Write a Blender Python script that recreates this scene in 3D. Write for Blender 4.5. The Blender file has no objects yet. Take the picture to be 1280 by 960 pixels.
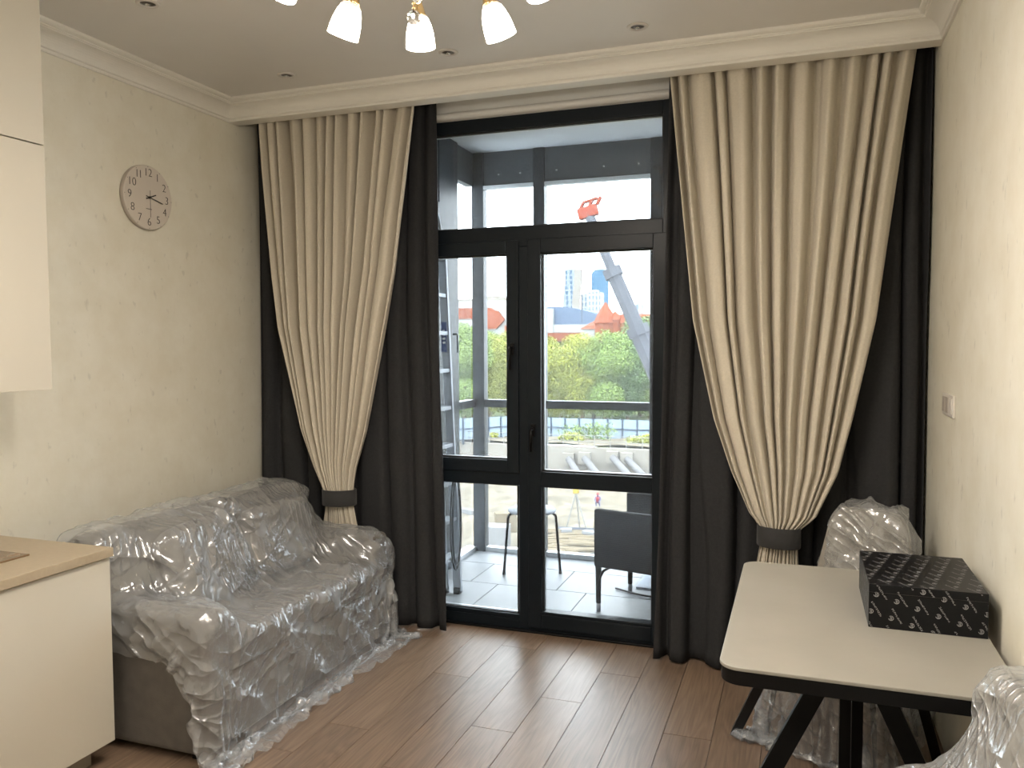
import bpy, bmesh, math, random
import numpy as np
from mathutils import Vector, Matrix

random.seed(7)
S = bpy.context.scene
COL = S.collection
PI = math.pi

# ------------------------------------------------------------------ camera, sky, exposure
CAM = Vector((3.0861, -4.1731, 1.5983))
FPX, YAW, PITCH, ROLL = 1008.35, 0.3433, 0.0512, -0.0041
_fw = Vector((-math.sin(YAW) * math.cos(PITCH), math.cos(YAW) * math.cos(PITCH), -math.sin(PITCH)))
_r0 = Vector((math.cos(YAW), math.sin(YAW), 0)); _u0 = _r0.cross(_fw)
_rt = _r0 * math.cos(ROLL) + _u0 * math.sin(ROLL)
_up = -_r0 * math.sin(ROLL) + _u0 * math.cos(ROLL)
cd = bpy.data.cameras.new('camera'); cam = bpy.data.objects.new('camera', cd); COL.objects.link(cam)
cd.sensor_width = 36; cd.lens = FPX * 36 / 1280; cd.clip_start = 0.05; cd.clip_end = 6000
M = Matrix.Identity(4)
for i in range(3):
    M[i][0] = _rt[i]; M[i][1] = _up[i]; M[i][2] = -_fw[i]; M[i][3] = CAM[i]
cam.matrix_world = M
S.camera = cam


def at(u, v, Y):
    """point of the place seen at photo pixel (u, v) on the vertical plane y = Y"""
    d = _rt * ((u - 640) / FPX) + _up * ((480 - v) / FPX) + _fw
    return CAM + d * ((Y - CAM.y) / d.y)


w = bpy.data.worlds.new('sky'); S.world = w; w.use_nodes = True
bg = w.node_tree.nodes['Background']
bg.inputs[0].default_value = (0.90, 0.955, 1.0, 1); bg.inputs[1].default_value = 8.0
sd = bpy.data.lights.new('sun', 'SUN'); sun = bpy.data.objects.new('sun', sd); COL.objects.link(sun)
sd.energy = 0.9; sd.angle = math.radians(12); sd.color = (1, 0.95, 0.86)
sun.rotation_euler = (math.radians(38), 0, math.radians(-40))   # high, from behind the building
S.view_settings.view_transform = 'Standard'; S.view_settings.look = 'None'
S.view_settings.exposure = 0.42; S.view_settings.gamma = 1.0; S.view_settings.use_curve_mapping = False
LAMP_W = 16.0
SHADE_E = 16.0
SPOT_W = 28.0

# ------------------------------------------------------------------ materials
MATS = {}


def mat(name, col, rough=0.5, metal=0.0, spec=0.5, var=0.0, scale=8.0, bump=0.0, bscale=40.0, stretch=(1, 1, 1),
        emit=None, estr=0.0, coat=0.0, sheen=0.0):
    m = bpy.data.materials.new(name); m.use_nodes = True; MATS[name] = m
    nt = m.node_tree; b = nt.nodes['Principled BSDF']
    b.inputs['Base Color'].default_value = (*col, 1); b.inputs['Roughness'].default_value = rough
    b.inputs['Metallic'].default_value = metal; b.inputs['Specular IOR Level'].default_value = spec
    b.inputs['Coat Weight'].default_value = coat; b.inputs['Sheen Weight'].default_value = sheen
    if emit:
        b.inputs['Emission Color'].default_value = (*emit, 1); b.inputs['Emission Strength'].default_value = estr
    if var or bump:
        tc = nt.nodes.new('ShaderNodeTexCoord'); mp = nt.nodes.new('ShaderNodeMapping')
        mp.inputs['Scale'].default_value = stretch
        nt.links.new(tc.outputs['Object'], mp.inputs[0])
    if var:
        n = nt.nodes.new('ShaderNodeTexNoise'); n.inputs['Scale'].default_value = scale; n.inputs['Detail'].default_value = 6
        nt.links.new(mp.outputs[0], n.inputs['Vector'])
        r = nt.nodes.new('ShaderNodeValToRGB')
        r.color_ramp.elements[0].position = 0.3; r.color_ramp.elements[1].position = 0.7
        r.color_ramp.elements[0].color = (*[c * (1 - var) for c in col], 1)
        r.color_ramp.elements[1].color = (*[min(1, c * (1 + var)) for c in col], 1)
        nt.links.new(n.outputs[0], r.inputs[0]); nt.links.new(r.outputs[0], b.inputs['Base Color'])
    if bump:
        n2 = nt.nodes.new('ShaderNodeTexNoise'); n2.inputs['Scale'].default_value = bscale; n2.inputs['Detail'].default_value = 4
        nt.links.new(mp.outputs[0], n2.inputs['Vector'])
        bp = nt.nodes.new('ShaderNodeBump'); bp.inputs['Strength'].default_value = bump; bp.inputs['Distance'].default_value = 0.01
        nt.links.new(n2.outputs[0], bp.inputs['Height']); nt.links.new(bp.outputs[0], b.inputs['Normal'])
    return m


def wallpaper():
    m = bpy.data.materials.new('wallpaper'); m.use_nodes = True; MATS['wallpaper'] = m
    nt = m.node_tree; N = nt.nodes; L = nt.links; b = N['Principled BSDF']
    b.inputs['Roughness'].default_value = 0.6; b.inputs['Specular IOR Level'].default_value = 0.3
    tc = N.new('ShaderNodeTexCoord')
    n1 = N.new('ShaderNodeTexNoise'); n1.inputs['Scale'].default_value = 5; n1.inputs['Detail'].default_value = 8; n1.inputs['Roughness'].default_value = 0.65
    mp = N.new('ShaderNodeMapping'); mp.inputs['Scale'].default_value = (1, 1, 0.55)
    n2 = N.new('ShaderNodeTexNoise'); n2.inputs['Scale'].default_value = 26; n2.inputs['Detail'].default_value = 6
    L.new(tc.outputs['Object'], n1.inputs['Vector']); L.new(tc.outputs['Object'], mp.inputs[0]); L.new(mp.outputs[0], n2.inputs['Vector'])
    r = N.new('ShaderNodeValToRGB'); e = r.color_ramp.elements
    e[0].position = 0.35; e[0].color = (0.74, 0.705, 0.59, 1); e[1].position = 0.66; e[1].color = (0.80, 0.775, 0.675, 1)
    L.new(n1.outputs[0], r.inputs[0])
    r2 = N.new('ShaderNodeValToRGB'); f = r2.color_ramp.elements
    f[0].position = 0.29; f[0].color = (0.86, 0.86, 0.86, 1); f[1].position = 0.36; f[1].color = (1, 1, 1, 1)
    L.new(n2.outputs[0], r2.inputs[0])
    mx = N.new('ShaderNodeMix'); mx.data_type = 'RGBA'; mx.blend_type = 'MULTIPLY'; mx.inputs[0].default_value = 1
    L.new(r.outputs[0], mx.inputs[6]); L.new(r2.outputs[0], mx.inputs[7]); L.new(mx.outputs[2], b.inputs['Base Color'])
    bp = N.new('ShaderNodeBump'); bp.inputs['Strength'].default_value = 0.25; bp.inputs['Distance'].default_value = 0.004
    L.new(n2.outputs[0], bp.inputs['Height']); L.new(bp.outputs[0], b.inputs['Normal'])


def oak():
    m = bpy.data.materials.new('oak_laminate'); m.use_nodes = True; MATS['oak'] = m
    nt = m.node_tree; N = nt.nodes; L = nt.links; b = N['Principled BSDF']
    b.inputs['Roughness'].default_value = 0.36; b.inputs['Specular IOR Level'].default_value = 0.55
    tc = N.new('ShaderNodeTexCoord'); oi = N.new('ShaderNodeObjectInfo')
    off = N.new('ShaderNodeVectorMath'); off.operation = 'SCALE'; off.inputs[0].default_value = (9.1, 23.7, 3.3)
    L.new(oi.outputs['Random'], off.inputs['Scale'])
    add = N.new('ShaderNodeVectorMath'); L.new(tc.outputs['Object'], add.inputs[0]); L.new(off.outputs[0], add.inputs[1])
    mp = N.new('ShaderNodeMapping'); mp.inputs['Scale'].default_value = (1, 0.09, 1); L.new(add.outputs[0], mp.inputs[0])
    n1 = N.new('ShaderNodeTexNoise'); n1.inputs['Scale'].default_value = 9; n1.inputs['Detail'].default_value = 3; n1.inputs['Distortion'].default_value = 0.4
    L.new(mp.outputs[0], n1.inputs['Vector'])
    mul = N.new('ShaderNodeMath'); mul.operation = 'MULTIPLY'; mul.inputs[1].default_value = 11; L.new(n1.outputs[0], mul.inputs[0])
    fr = N.new('ShaderNodeMath'); fr.operation = 'PINGPONG'; fr.inputs[1].default_value = 0.5; L.new(mul.outputs[0], fr.inputs[0])
    mp2 = N.new('ShaderNodeMapping'); mp2.inputs['Scale'].default_value = (1, 0.03, 1); L.new(add.outputs[0], mp2.inputs[0])
    n2 = N.new('ShaderNodeTexNoise'); n2.inputs['Scale'].default_value = 140; n2.inputs['Detail'].default_value = 5; L.new(mp2.outputs[0], n2.inputs['Vector'])
    n3 = N.new('ShaderNodeTexNoise'); n3.inputs['Scale'].default_value = 3.5; L.new(add.outputs[0], n3.inputs['Vector'])
    r = N.new('ShaderNodeValToRGB'); e = r.color_ramp.elements
    e[0].position = 0.0; e[0].color = (0.175, 0.118, 0.080, 1); e[1].position = 0.45; e[1].color = (0.225, 0.156, 0.108, 1)
    L.new(fr.outputs[0], r.inputs[0])
    r2 = N.new('ShaderNodeValToRGB'); f = r2.color_ramp.elements
    f[0].position = 0.34; f[0].color = (0.84, 0.84, 0.84, 1); f[1].position = 0.6; f[1].color = (1.05, 1.05, 1.05, 1); L.new(n2.outputs[0], r2.inputs[0])
    mx = N.new('ShaderNodeMix'); mx.data_type = 'RGBA'; mx.blend_type = 'MULTIPLY'; mx.inputs[0].default_value = 1
    L.new(r.outputs[0], mx.inputs[6]); L.new(r2.outputs[0], mx.inputs[7])
    hs = N.new('ShaderNodeHueSaturation'); vv = N.new('ShaderNodeMapRange')
    vv.inputs[3].default_value = 0.90; vv.inputs[4].default_value = 1.10; L.new(oi.outputs['Random'], vv.inputs[0]); L.new(vv.outputs[0], hs.inputs['Value'])
    L.new(mx.outputs[2], hs.inputs['Color']); L.new(hs.outputs[0], b.inputs['Base Color'])
    bp = N.new('ShaderNodeBump'); bp.inputs['Strength'].default_value = 0.16; bp.inputs['Distance'].default_value = 0.0012
    L.new(fr.outputs[0], bp.inputs['Height'])
    bp2 = N.new('ShaderNodeBump'); bp2.inputs['Strength'].default_value = 0.12; bp2.inputs['Distance'].default_value = 0.001
    L.new(n2.outputs[0], bp2.inputs['Height']); L.new(bp.outputs[0], bp2.inputs['Normal']); L.new(bp2.outputs[0], b.inputs['Normal'])


def schlick(N, L, f0, normal=None):
    lw = N.new('ShaderNodeLayerWeight'); lw.inputs[0].default_value = 0.5
    if normal is not None: L.new(normal, lw.inputs['Normal'])
    pw = N.new('ShaderNodeMath'); pw.operation = 'POWER'; pw.inputs[1].default_value = 5; L.new(lw.outputs['Facing'], pw.inputs[0])
    ma = N.new('ShaderNodeMath'); ma.operation = 'MULTIPLY_ADD'; ma.inputs[1].default_value = 1 - f0; ma.inputs[2].default_value = f0; L.new(pw.outputs[0], ma.inputs[0])
    return ma


def thin_glass(name, tint, refl, haze=0.0):
    m = bpy.data.materials.new(name); m.use_nodes = True; MATS[name] = m
    nt = m.node_tree; N = nt.nodes; L = nt.links; N.remove(N['Principled BSDF']); out = N['Material Output']
    t = N.new('ShaderNodeBsdfTransparent'); t.inputs[0].default_value = (*tint, 1)
    g = N.new('ShaderNodeBsdfGlossy'); g.inputs['Roughness'].default_value = 0.02
    fr = schlick(N, L, refl)
    mx = N.new('ShaderNodeMixShader'); L.new(fr.outputs[0], mx.inputs[0]); L.new(t.outputs[0], mx.inputs[1]); L.new(g.outputs[0], mx.inputs[2])
    last = mx
    if haze:
        d = N.new('ShaderNodeBsdfTranslucent'); d.inputs[0].default_value = (0.9, 0.95, 1, 1)
        m2 = N.new('ShaderNodeMixShader'); m2.inputs[0].default_value = haze
        L.new(mx.outputs[0], m2.inputs[1]); L.new(d.outputs[0], m2.inputs[2]); last = m2
    L.new(last.outputs[0], out.inputs[0])


def plastic_film(name, haze, bscale, bstr):
    m = bpy.data.materials.new(name); m.use_nodes = True; MATS[name] = m
    nt = m.node_tree; N = nt.nodes; L = nt.links; N.remove(N['Principled BSDF']); out = N['Material Output']
    tc = N.new('ShaderNodeTexCoord')
    n1 = N.new('ShaderNodeTexNoise'); n1.inputs['Scale'].default_value = bscale * 0.5; n1.inputs['Detail'].default_value = 2
    L.new(tc.outputs['Object'], n1.inputs['Vector'])
    tot = None
    for k, (rx, ry, rz, scl, amp) in enumerate(((0.3, 0.9, 0.4, 1.0, 1.0), (1.1, -0.4, 1.3, 1.7, 0.6), (-0.7, 0.5, 2.3, 0.7, 1.3), (0.9, 1.6, -0.8, 2.6, 0.4))):
        mp = N.new('ShaderNodeMapping'); mp.inputs['Rotation'].default_value = (rx, ry, rz); L.new(tc.outputs['Object'], mp.inputs[0])
        wv = N.new('ShaderNodeTexWave'); wv.wave_profile = 'TRI'; wv.inputs['Scale'].default_value = bscale * scl * 0.3
        wv.inputs['Distortion'].default_value = 1.6; wv.inputs['Detail'].default_value = 1.0; wv.inputs['Detail Scale'].default_value = 0.8
        L.new(mp.outputs[0], wv.inputs['Vector'])
        mk = N.new('ShaderNodeTexNoise'); mk.inputs['Scale'].default_value = bscale * 0.45; mk.noise_dimensions = '4D'; mk.inputs['W'].default_value = k * 3.1
        L.new(tc.outputs['Object'], mk.inputs['Vector'])
        mr = N.new('ShaderNodeMapRange'); mr.inputs[1].default_value = 0.42; mr.inputs[2].default_value = 0.62; mr.inputs[3].default_value = 0.05; mr.inputs[4].default_value = amp; L.new(mk.outputs[0], mr.inputs[0])
        pq = N.new('ShaderNodeMath'); pq.operation = 'POWER'; pq.inputs[1].default_value = 3.5; L.new(wv.outputs['Fac'], pq.inputs[0])
        ml = N.new('ShaderNodeMath'); ml.operation = 'MULTIPLY'; L.new(pq.outputs[0], ml.inputs[0]); L.new(mr.outputs[0], ml.inputs[1])
        if tot is None: tot = ml
        else:
            ad = N.new('ShaderNodeMath'); L.new(tot.outputs[0], ad.inputs[0]); L.new(ml.outputs[0], ad.inputs[1]); tot = ad
    bp = N.new('ShaderNodeBump'); bp.inputs['Strength'].default_value = bstr; bp.inputs['Distance'].default_value = 0.012
    L.new(tot.outputs[0], bp.inputs['Height'])
    t = N.new('ShaderNodeBsdfTransparent'); t.inputs[0].default_value = (0.97, 0.98, 0.99, 1)
    g = N.new('ShaderNodeBsdfGlossy'); g.inputs['Roughness'].default_value = 0.16; g.inputs[0].default_value = (0.95, 0.97, 1, 1)
    L.new(bp.outputs[0], g.inputs['Normal'])
    fr = schlick(N, L, 0.15, bp.outputs[0])
    mx = N.new('ShaderNodeMixShader'); L.new(fr.outputs[0], mx.inputs[0]); L.new(t.outputs[0], mx.inputs[1]); L.new(g.outputs[0], mx.inputs[2])
    d = N.new('ShaderNodeBsdfDiffuse'); d.inputs[0].default_value = (0.86, 0.88, 0.9, 1)
    tr = N.new('ShaderNodeBsdfTranslucent'); tr.inputs[0].default_value = (0.86, 0.88, 0.9, 1)
    L.new(bp.outputs[0], d.inputs['Normal'])
    md = N.new('ShaderNodeMixShader'); md.inputs[0].default_value = 0.4; L.new(d.outputs[0], md.inputs[1]); L.new(tr.outputs[0], md.inputs[2])
    rp = N.new('ShaderNodeMapRange'); rp.inputs[1].default_value = 0.3; rp.inputs[2].default_value = 0.75
    rp.inputs[3].default_value = haze * 0.75; rp.inputs[4].default_value = haze * 1.3; L.new(n1.outputs[0], rp.inputs[0])
    m2 = N.new('ShaderNodeMixShader'); L.new(rp.outputs[0], m2.inputs[0]); L.new(mx.outputs[0], m2.inputs[1]); L.new(md.outputs[0], m2.inputs[2])
    L.new(m2.outputs[0], out.inputs[0])


def rattan_mat():
    m = mat('rattan', (0.0055, 0.0055, 0.0062), 0.7, spec=0.08)
    nt = m.node_tree; N = nt.nodes; L = nt.links; b = N['Principled BSDF']
    tc = N.new('ShaderNodeTexCoord'); ck = N.new('ShaderNodeTexBrick'); ck.inputs['Scale'].default_value = 22
    ck.inputs['Color1'].default_value = (1, 1, 1, 1); ck.inputs['Color2'].default_value = (0.7, 0.7, 0.7, 1); ck.inputs['Mortar'].default_value = (0, 0, 0, 1)
    ck.inputs['Mortar Size'].default_value = 0.04
    sp = N.new('ShaderNodeSeparateXYZ'); cb = N.new('ShaderNodeCombineXYZ'); a = N.new('ShaderNodeMath')
    L.new(tc.outputs['Object'], sp.inputs[0]); L.new(sp.outputs[0], a.inputs[0]); L.new(sp.outputs[1], a.inputs[1])
    L.new(a.outputs[0], cb.inputs[0]); L.new(sp.outputs[2], cb.inputs[1]); L.new(cb.outputs[0], ck.inputs['Vector'])
    bp = N.new('ShaderNodeBump'); bp.inputs['Strength'].default_value = 0.8; bp.inputs['Distance'].default_value = 0.004
    L.new(ck.outputs[0], bp.inputs['Height']); L.new(bp.outputs[0], b.inputs['Normal'])


def facade(name, c1, c2, mortar, sx, sy, rough=0.4):
    m = mat(name, c1, 0.9, spec=0.08); nt = m.node_tree; N = nt.nodes; L = nt.links; b = N['Principled BSDF']
    tc = N.new('ShaderNodeTexCoord'); bk = N.new('ShaderNodeTexBrick'); bk.offset = 0.0
    bk.inputs['Scale'].default_value = 1; bk.inputs['Brick Width'].default_value = sx; bk.inputs['Row Height'].default_value = sy
    bk.inputs['Mortar Size'].default_value = 0.28 * min(sx, sy); bk.inputs['Color1'].default_value = (*c1, 1); bk.inputs['Color2'].default_value = (*c2, 1)
    bk.inputs['Mortar'].default_value = (*mortar, 1)
    sp = N.new('ShaderNodeSeparateXYZ'); cb = N.new('ShaderNodeCombineXYZ'); a = N.new('ShaderNodeMath')
    L.new(tc.outputs['Object'], sp.inputs[0]); L.new(sp.outputs[0], a.inputs[0]); L.new(sp.outputs[1], a.inputs[1])
    L.new(a.outputs[0], cb.inputs[0]); L.new(sp.outputs[2], cb.inputs[1]); L.new(cb.outputs[0], bk.inputs['Vector'])
    L.new(bk.outputs[0], b.inputs['Base Color'])


wallpaper(); oak(); rattan_mat()
mat('ceiling_paint', (0.72, 0.70, 0.67), 0.45, var=0.02, scale=3)
mat('trim_white', (0.80, 0.78, 0.72), 0.5, var=0.02, scale=4)
mat('white_plaster', (0.74, 0.73, 0.70), 0.6, var=0.02, scale=5)
mat('subfloor', (0.03, 0.022, 0.016), 0.8, var=0.2, scale=6)
mat('anthracite', (0.0075, 0.0115, 0.016), 0.38, spec=0.2, var=0.06, scale=30)
mat('gasket', (0.004, 0.004, 0.005), 0.6, var=0.1)
mat('alu_spacer', (0.5, 0.52, 0.54), 0.35, metal=0.8, var=0.03)
thin_glass('window_glass', (0.97, 0.985, 0.99), 0.022, 0.012)
mat('beige_fabric', (0.63, 0.575, 0.475), 0.85, var=0.05, scale=120, bump=0.12, bscale=500, sheen=0.2)
mat('dark_fabric', (0.031, 0.0315, 0.034), 0.9, spec=0.2, var=0.1, scale=90, bump=0.15, bscale=500, sheen=0.0)
mat('tie_fabric', (0.026, 0.026, 0.027), 0.8, var=0.1, scale=90, bump=0.1, bscale=400, sheen=0.15)
mat('sofa_fabric', (0.105, 0.092, 0.078), 0.9, var=0.14, scale=22, bump=0.3, bscale=260, sheen=0.2)
mat('cushion_fabric', (0.12, 0.108, 0.095), 0.9, var=0.1, scale=22, bump=0.3, bscale=260, sheen=0.2)
mat('chair_fabric', (0.27, 0.25, 0.215), 0.85, var=0.06, scale=30, bump=0.2, bscale=300, sheen=0.2)
plastic_film('plastic_film', 0.25, 13, 0.9)
plastic_film('plastic_bag', 0.23, 16, 0.9)
mat('cabinet_cream', (0.61, 0.575, 0.49), 0.33, spec=0.4, var=0.015, scale=3)
mat('worktop_stone', (0.41, 0.335, 0.235), 0.4, var=0.05, scale=60)
mat('plinth', (0.36, 0.32, 0.26), 0.5, var=0.03)
mat('hob_glass', (0.19, 0.12, 0.065), 0.22, var=0.05)
mat('ceramic_top', (0.35, 0.335, 0.295), 0.38, var=0.05, scale=5)
mat('black_metal', (0.004, 0.004, 0.0045), 0.45, spec=0.2, var=0.1, scale=30)
mat('box_black', (0.005, 0.0055, 0.0075), 0.38, spec=0.25, var=0.15, scale=12)
mat('print_grey', (0.35, 0.35, 0.36), 0.5, var=0.05)
mat('clock_white', (0.63, 0.57, 0.50), 0.5, var=0.02)
mat('ink', (0.02, 0.018, 0.016), 0.5, var=0.1)
mat('white_switch', (0.78, 0.74, 0.68), 0.3, var=0.02)
mat('switch_grey', (0.48, 0.43, 0.38), 0.4, var=0.03)
mat('brass', (0.80, 0.60, 0.32), 0.22, metal=1.0, var=0.03)
mat('opal_glass', (0.95, 0.9, 0.82), 0.3, emit=(1.0, 0.90, 0.78), estr=SHADE_E, var=0.01)
mat('opal_collar', (0.95, 0.80, 0.66), 0.3, emit=(1.0, 0.78, 0.60), estr=0.45, var=0.01)
mat('chrome', (0.75, 0.75, 0.75), 0.15, metal=1.0, var=0.02)
mat('spot_white', (0.62, 0.59, 0.55), 0.4, var=0.02)
mat('spot_dark', (0.12, 0.11, 0.1), 0.3, metal=0.5, var=0.03)
m = mat('crystal', (1, 1, 1), 0.02, var=0.005); m.node_tree.nodes['Principled BSDF'].inputs['Transmission Weight'].default_value = 1
mat('balcony_tile', (0.150, 0.158, 0.168), 0.5, var=0.07, scale=4)
mat('tile_grout', (0.32, 0.32, 0.32), 0.8, var=0.05)
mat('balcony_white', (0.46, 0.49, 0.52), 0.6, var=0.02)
mat('balcony_metal', (0.045, 0.053, 0.063), 0.4, var=0.08, scale=6)
mat('balcony_post', (0.017, 0.021, 0.026), 0.4, spec=0.25, var=0.08, scale=6)
mat('aluminium', (0.26, 0.28, 0.31), 0.5, metal=0.4, var=0.05)
mat('ladder_dark', (0.03, 0.03, 0.035), 0.5, var=0.1)
mat('ladder_label', (0.03, 0.05, 0.16), 0.4, var=0.05)
mat('label_white', (0.7, 0.72, 0.78), 0.5, var=0.02)
mat('rubber_black', (0.012, 0.012, 0.013), 0.6, var=0.1)
mat('stool_seat', (0.28, 0.30, 0.34), 0.6, spec=.2, var=0.12, scale=25)
mat('foam_board', (0.27, 0.31, 0.37), 0.6, var=0.03)
mat('soil', (0.1093, 0.0940, 0.0692), 0.9, spec=0.08, var=0.38, scale=0.7)
mat('grass', (0.0600, 0.0800, 0.0200), 0.9, spec=0.08, var=0.3, scale=0.6)
mat('leaf_light', (0.1980, 0.2100, 0.0432), 0.9, spec=0.08, var=0.28, scale=0.9)
mat('leaf_green', (0.1235, 0.1755, 0.0481), 0.9, spec=0.08, var=0.28, scale=0.9)
mat('leaf_deep', (0.0813, 0.1250, 0.0500), 0.9, spec=0.08, var=0.28, scale=0.9)
mat('bark', (0.12, 0.09, 0.06), 0.9, var=0.2)
mat('fence_blue', (0.1590, 0.2011, 0.2479), 0.9, spec=0.08, var=0.04)
mat('fence_post', (0.0280, 0.0385, 0.0560), 0.9, spec=0.08, var=0.05)
mat('concrete', (0.1575, 0.1444, 0.1242), 0.9, spec=0.08, var=0.1, scale=0.6)
mat('steel_pipe', (0.1020, 0.0990, 0.0990), 0.9, spec=0.08, var=0.1, scale=2)
mat('rail_steel', (0.1470, 0.1435, 0.1330), 0.9, spec=0.08, var=0.05)
mat('timber', (0.1134, 0.0914, 0.0599), 0.9, spec=0.08, var=0.18, scale=3)
mat('tarp_grey', (0.0248, 0.0279, 0.0360), 0.9, spec=0.08, var=0.1)
mat('white_sheet', (0.1250, 0.1250, 0.1250), 0.9, spec=0.08, var=0.03)
mat('safety_yellow', (0.2250, 0.1650, 0.0240), 0.9, spec=0.08, var=0.05)
mat('vest_red', (0.1860, 0.0210, 0.0180), 0.9, spec=0.08, var=0.05)
mat('trouser_blue', (0.0600, 0.0700, 0.1500), 0.9, spec=0.08, var=0.05)
mat('skin', (0.2200, 0.1440, 0.1080), 0.9, spec=0.08, var=0.03)
mat('crane_grey', (0.0525, 0.0550, 0.0640), 0.9, spec=0.08, var=0.05)
mat('crane_red', (0.1375, 0.0275, 0.0138), 0.9, spec=0.08, var=0.05)
mat('roof_red', (0.1444, 0.0413, 0.0206), 0.9, spec=0.08, var=0.1, scale=0.4)
mat('white_wall', (0.2170, 0.2170, 0.2127), 0.9, spec=0.08, var=0.03)
mat('stadium_blue', (0.0661, 0.0891, 0.1323), 0.9, spec=0.08, var=0.05, scale=0.1)
mat('tower_beige', (0.0990, 0.0908, 0.0798), 0.9, spec=0.08, var=0.05, scale=0.05)
facade('tower_grid', (0.0160, 0.0360, 0.0550), (0.0275, 0.0440, 0.0660), (0.0825, 0.0935, 0.1045), 5, 8)
facade('tower_blue', (0.0125, 0.0360, 0.0660), (0.0165, 0.0440, 0.0770), (0.0305, 0.0635, 0.0965), 6, 9, 0.4)
facade('block_white', (0.0385, 0.0550, 0.0770), (0.0470, 0.0660, 0.0825), (0.1265, 0.1320, 0.1375), 5, 8)


# ------------------------------------------------------------------ builders
class MB:
    def __init__(s): s.v = []; s.f = []

    def add(s, vs, fs):
        o = len(s.v); s.v += [tuple(p) for p in vs]; s.f += [[i + o for i in f] for f in fs]; return s

    def box(s, x0, x1, y0, y1, z0, z1, mt=None):
        vs = [Vector((x, y, z)) for x in (x0, x1) for y in (y0, y1) for z in (z0, z1)]
        if mt is not None: vs = [mt @ p for p in vs]
        return s.add(vs, [(0, 1, 3, 2), (4, 6, 7, 5), (0, 4, 5, 1), (2, 3, 7, 6), (0, 2, 6, 4), (1, 5, 7, 3)])

    def bar(s, a, b, wx, wy, up=(0, 0, 1)):
        """rectangular bar from a to b"""
        a = Vector(a); b = Vector(b); d = (b - a).normalized(); u = Vector(up)
        if abs(d.dot(u)) > 0.98: u = Vector((0, 1, 0))
        e1 = d.cross(u).normalized(); e2 = e1.cross(d)
        vs = []
        for p in (a, b):
            for (i, j) in ((-1, -1), (1, -1), (1, 1), (-1, 1)): vs.append(p + e1 * (i * wx / 2) + e2 * (j * wy / 2))
        return s.add(vs, [(3, 2, 1, 0), (4, 5, 6, 7), (0, 1, 5, 4), (1, 2, 6, 5), (2, 3, 7, 6), (3, 0, 4, 7)])

    def tube(s, pts, r, n=10, cap=True):
        pts = [Vector(p) for p in pts]; rr = r if isinstance(r, (list, tuple)) else [r] * len(pts)
        vs = []; prev = None
        for i, p in enumerate(pts):
            d = (pts[min(i + 1, len(pts) - 1)] - pts[max(i - 1, 0)]).normalized()
            if prev is None:
                e = d.orthogonal().normalized()
            else:
                e = (prev - d * prev.dot(d)).normalized()
            prev = e; g = d.cross(e)
            for k in range(n):
                a = 2 * PI * k / n; vs.append(p + (e * math.cos(a) + g * math.sin(a)) * rr[i])
        fs = []
        for i in range(len(pts) - 1):
            for k in range(n):
                k2 = (k + 1) % n; fs.append((i * n + k, i * n + k2, (i + 1) * n + k2, (i + 1) * n + k))
        if cap:
            fs.append(tuple(reversed(range(n)))); fs.append(tuple(range((len(pts) - 1) * n, len(pts) * n)))
        return s.add(vs, fs)

    def lathe(s, prof, n=24, mt=None, close=False):
        vs = []
        for (r, z) in prof:
            for k in range(n):
                a = 2 * PI * k / n; vs.append(Vector((r * math.cos(a), r * math.sin(a), z)))
        if mt is not None: vs = [mt @ p for p in vs]
        fs = []
        P = len(prof)
        for i in range(P if close else P - 1):
            i2 = (i + 1) % P
            for k in range(n):
                k2 = (k + 1) % n; fs.append((i * n + k, i * n + k2, i2 * n + k2, i2 * n + k))
        if not close:
            if prof[0][0] > 1e-6: fs.append(tuple(reversed(range(n))))
            if prof[-1][0] > 1e-6: fs.append(tuple(range((P - 1) * n, P * n)))
        return s.add(vs, fs)

    def prism(s, poly, z0, z1, mt=None):
        n = len(poly)
        vs = [Vector((p[0], p[1], z0)) for p in poly] + [Vector((p[0], p[1], z1)) for p in poly]
        if mt is not None: vs = [mt @ p for p in vs]
        return s.add(vs, [tuple(reversed(range(n))), tuple(range(n, 2 * n))] + [(i, (i + 1) % n, n + (i + 1) % n, n + i) for i in range(n)])

    def mesh(s, name):
        me = bpy.data.meshes.new(name); me.from_pydata(s.v, [], s.f); me.update(); return me

    def build(s, name, mt, parent=None, smooth=False, bevel=0.0, subsurf=0, seg=2):
        o = bpy.data.objects.new(name, s.mesh(name)); COL.objects.link(o)
        o.data.materials.append(MATS[mt])
        bm = bmesh.new(); bm.from_mesh(o.data); bmesh.ops.recalc_face_normals(bm, faces=bm.faces); bm.to_mesh(o.data); bm.free()
        finish(o, parent, smooth, bevel, subsurf, seg); return o


def finish(o, parent=None, smooth=False, bevel=0.0, subsurf=0, seg=2):
    if bevel:
        b = o.modifiers.new('bevel', 'BEVEL'); b.width = bevel; b.segments = seg; b.limit_method = 'ANGLE'; b.angle_limit = math.radians(40)
    if subsurf:
        q = o.modifiers.new('subsurf', 'SUBSURF'); q.levels = subsurf; q.render_levels = subsurf
    if smooth or bevel or subsurf:
        for p in o.data.polygons: p.use_smooth = True
    if bevel and not subsurf:
        wn = o.modifiers.new('wn', 'WEIGHTED_NORMAL'); wn.keep_sharp = True
    if parent: o.parent = parent


def empty(name, loc=(0, 0, 0), rz=0.0):
    o = bpy.data.objects.new(name, None); COL.objects.link(o); o.location = loc; o.rotation_euler = (0, 0, rz); o.empty_display_size = 0.1
    return o


def tag(o, label, cat, group=None, kind=None):
    o['label'] = label; o['category'] = cat
    if group: o['group'] = group
    if kind: o['kind'] = kind
    return o


def struct(o, label=None, cat=None):
    o['kind'] = 'structure'
    if label: o['label'] = label
    if cat: o['category'] = cat
    return o


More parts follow.
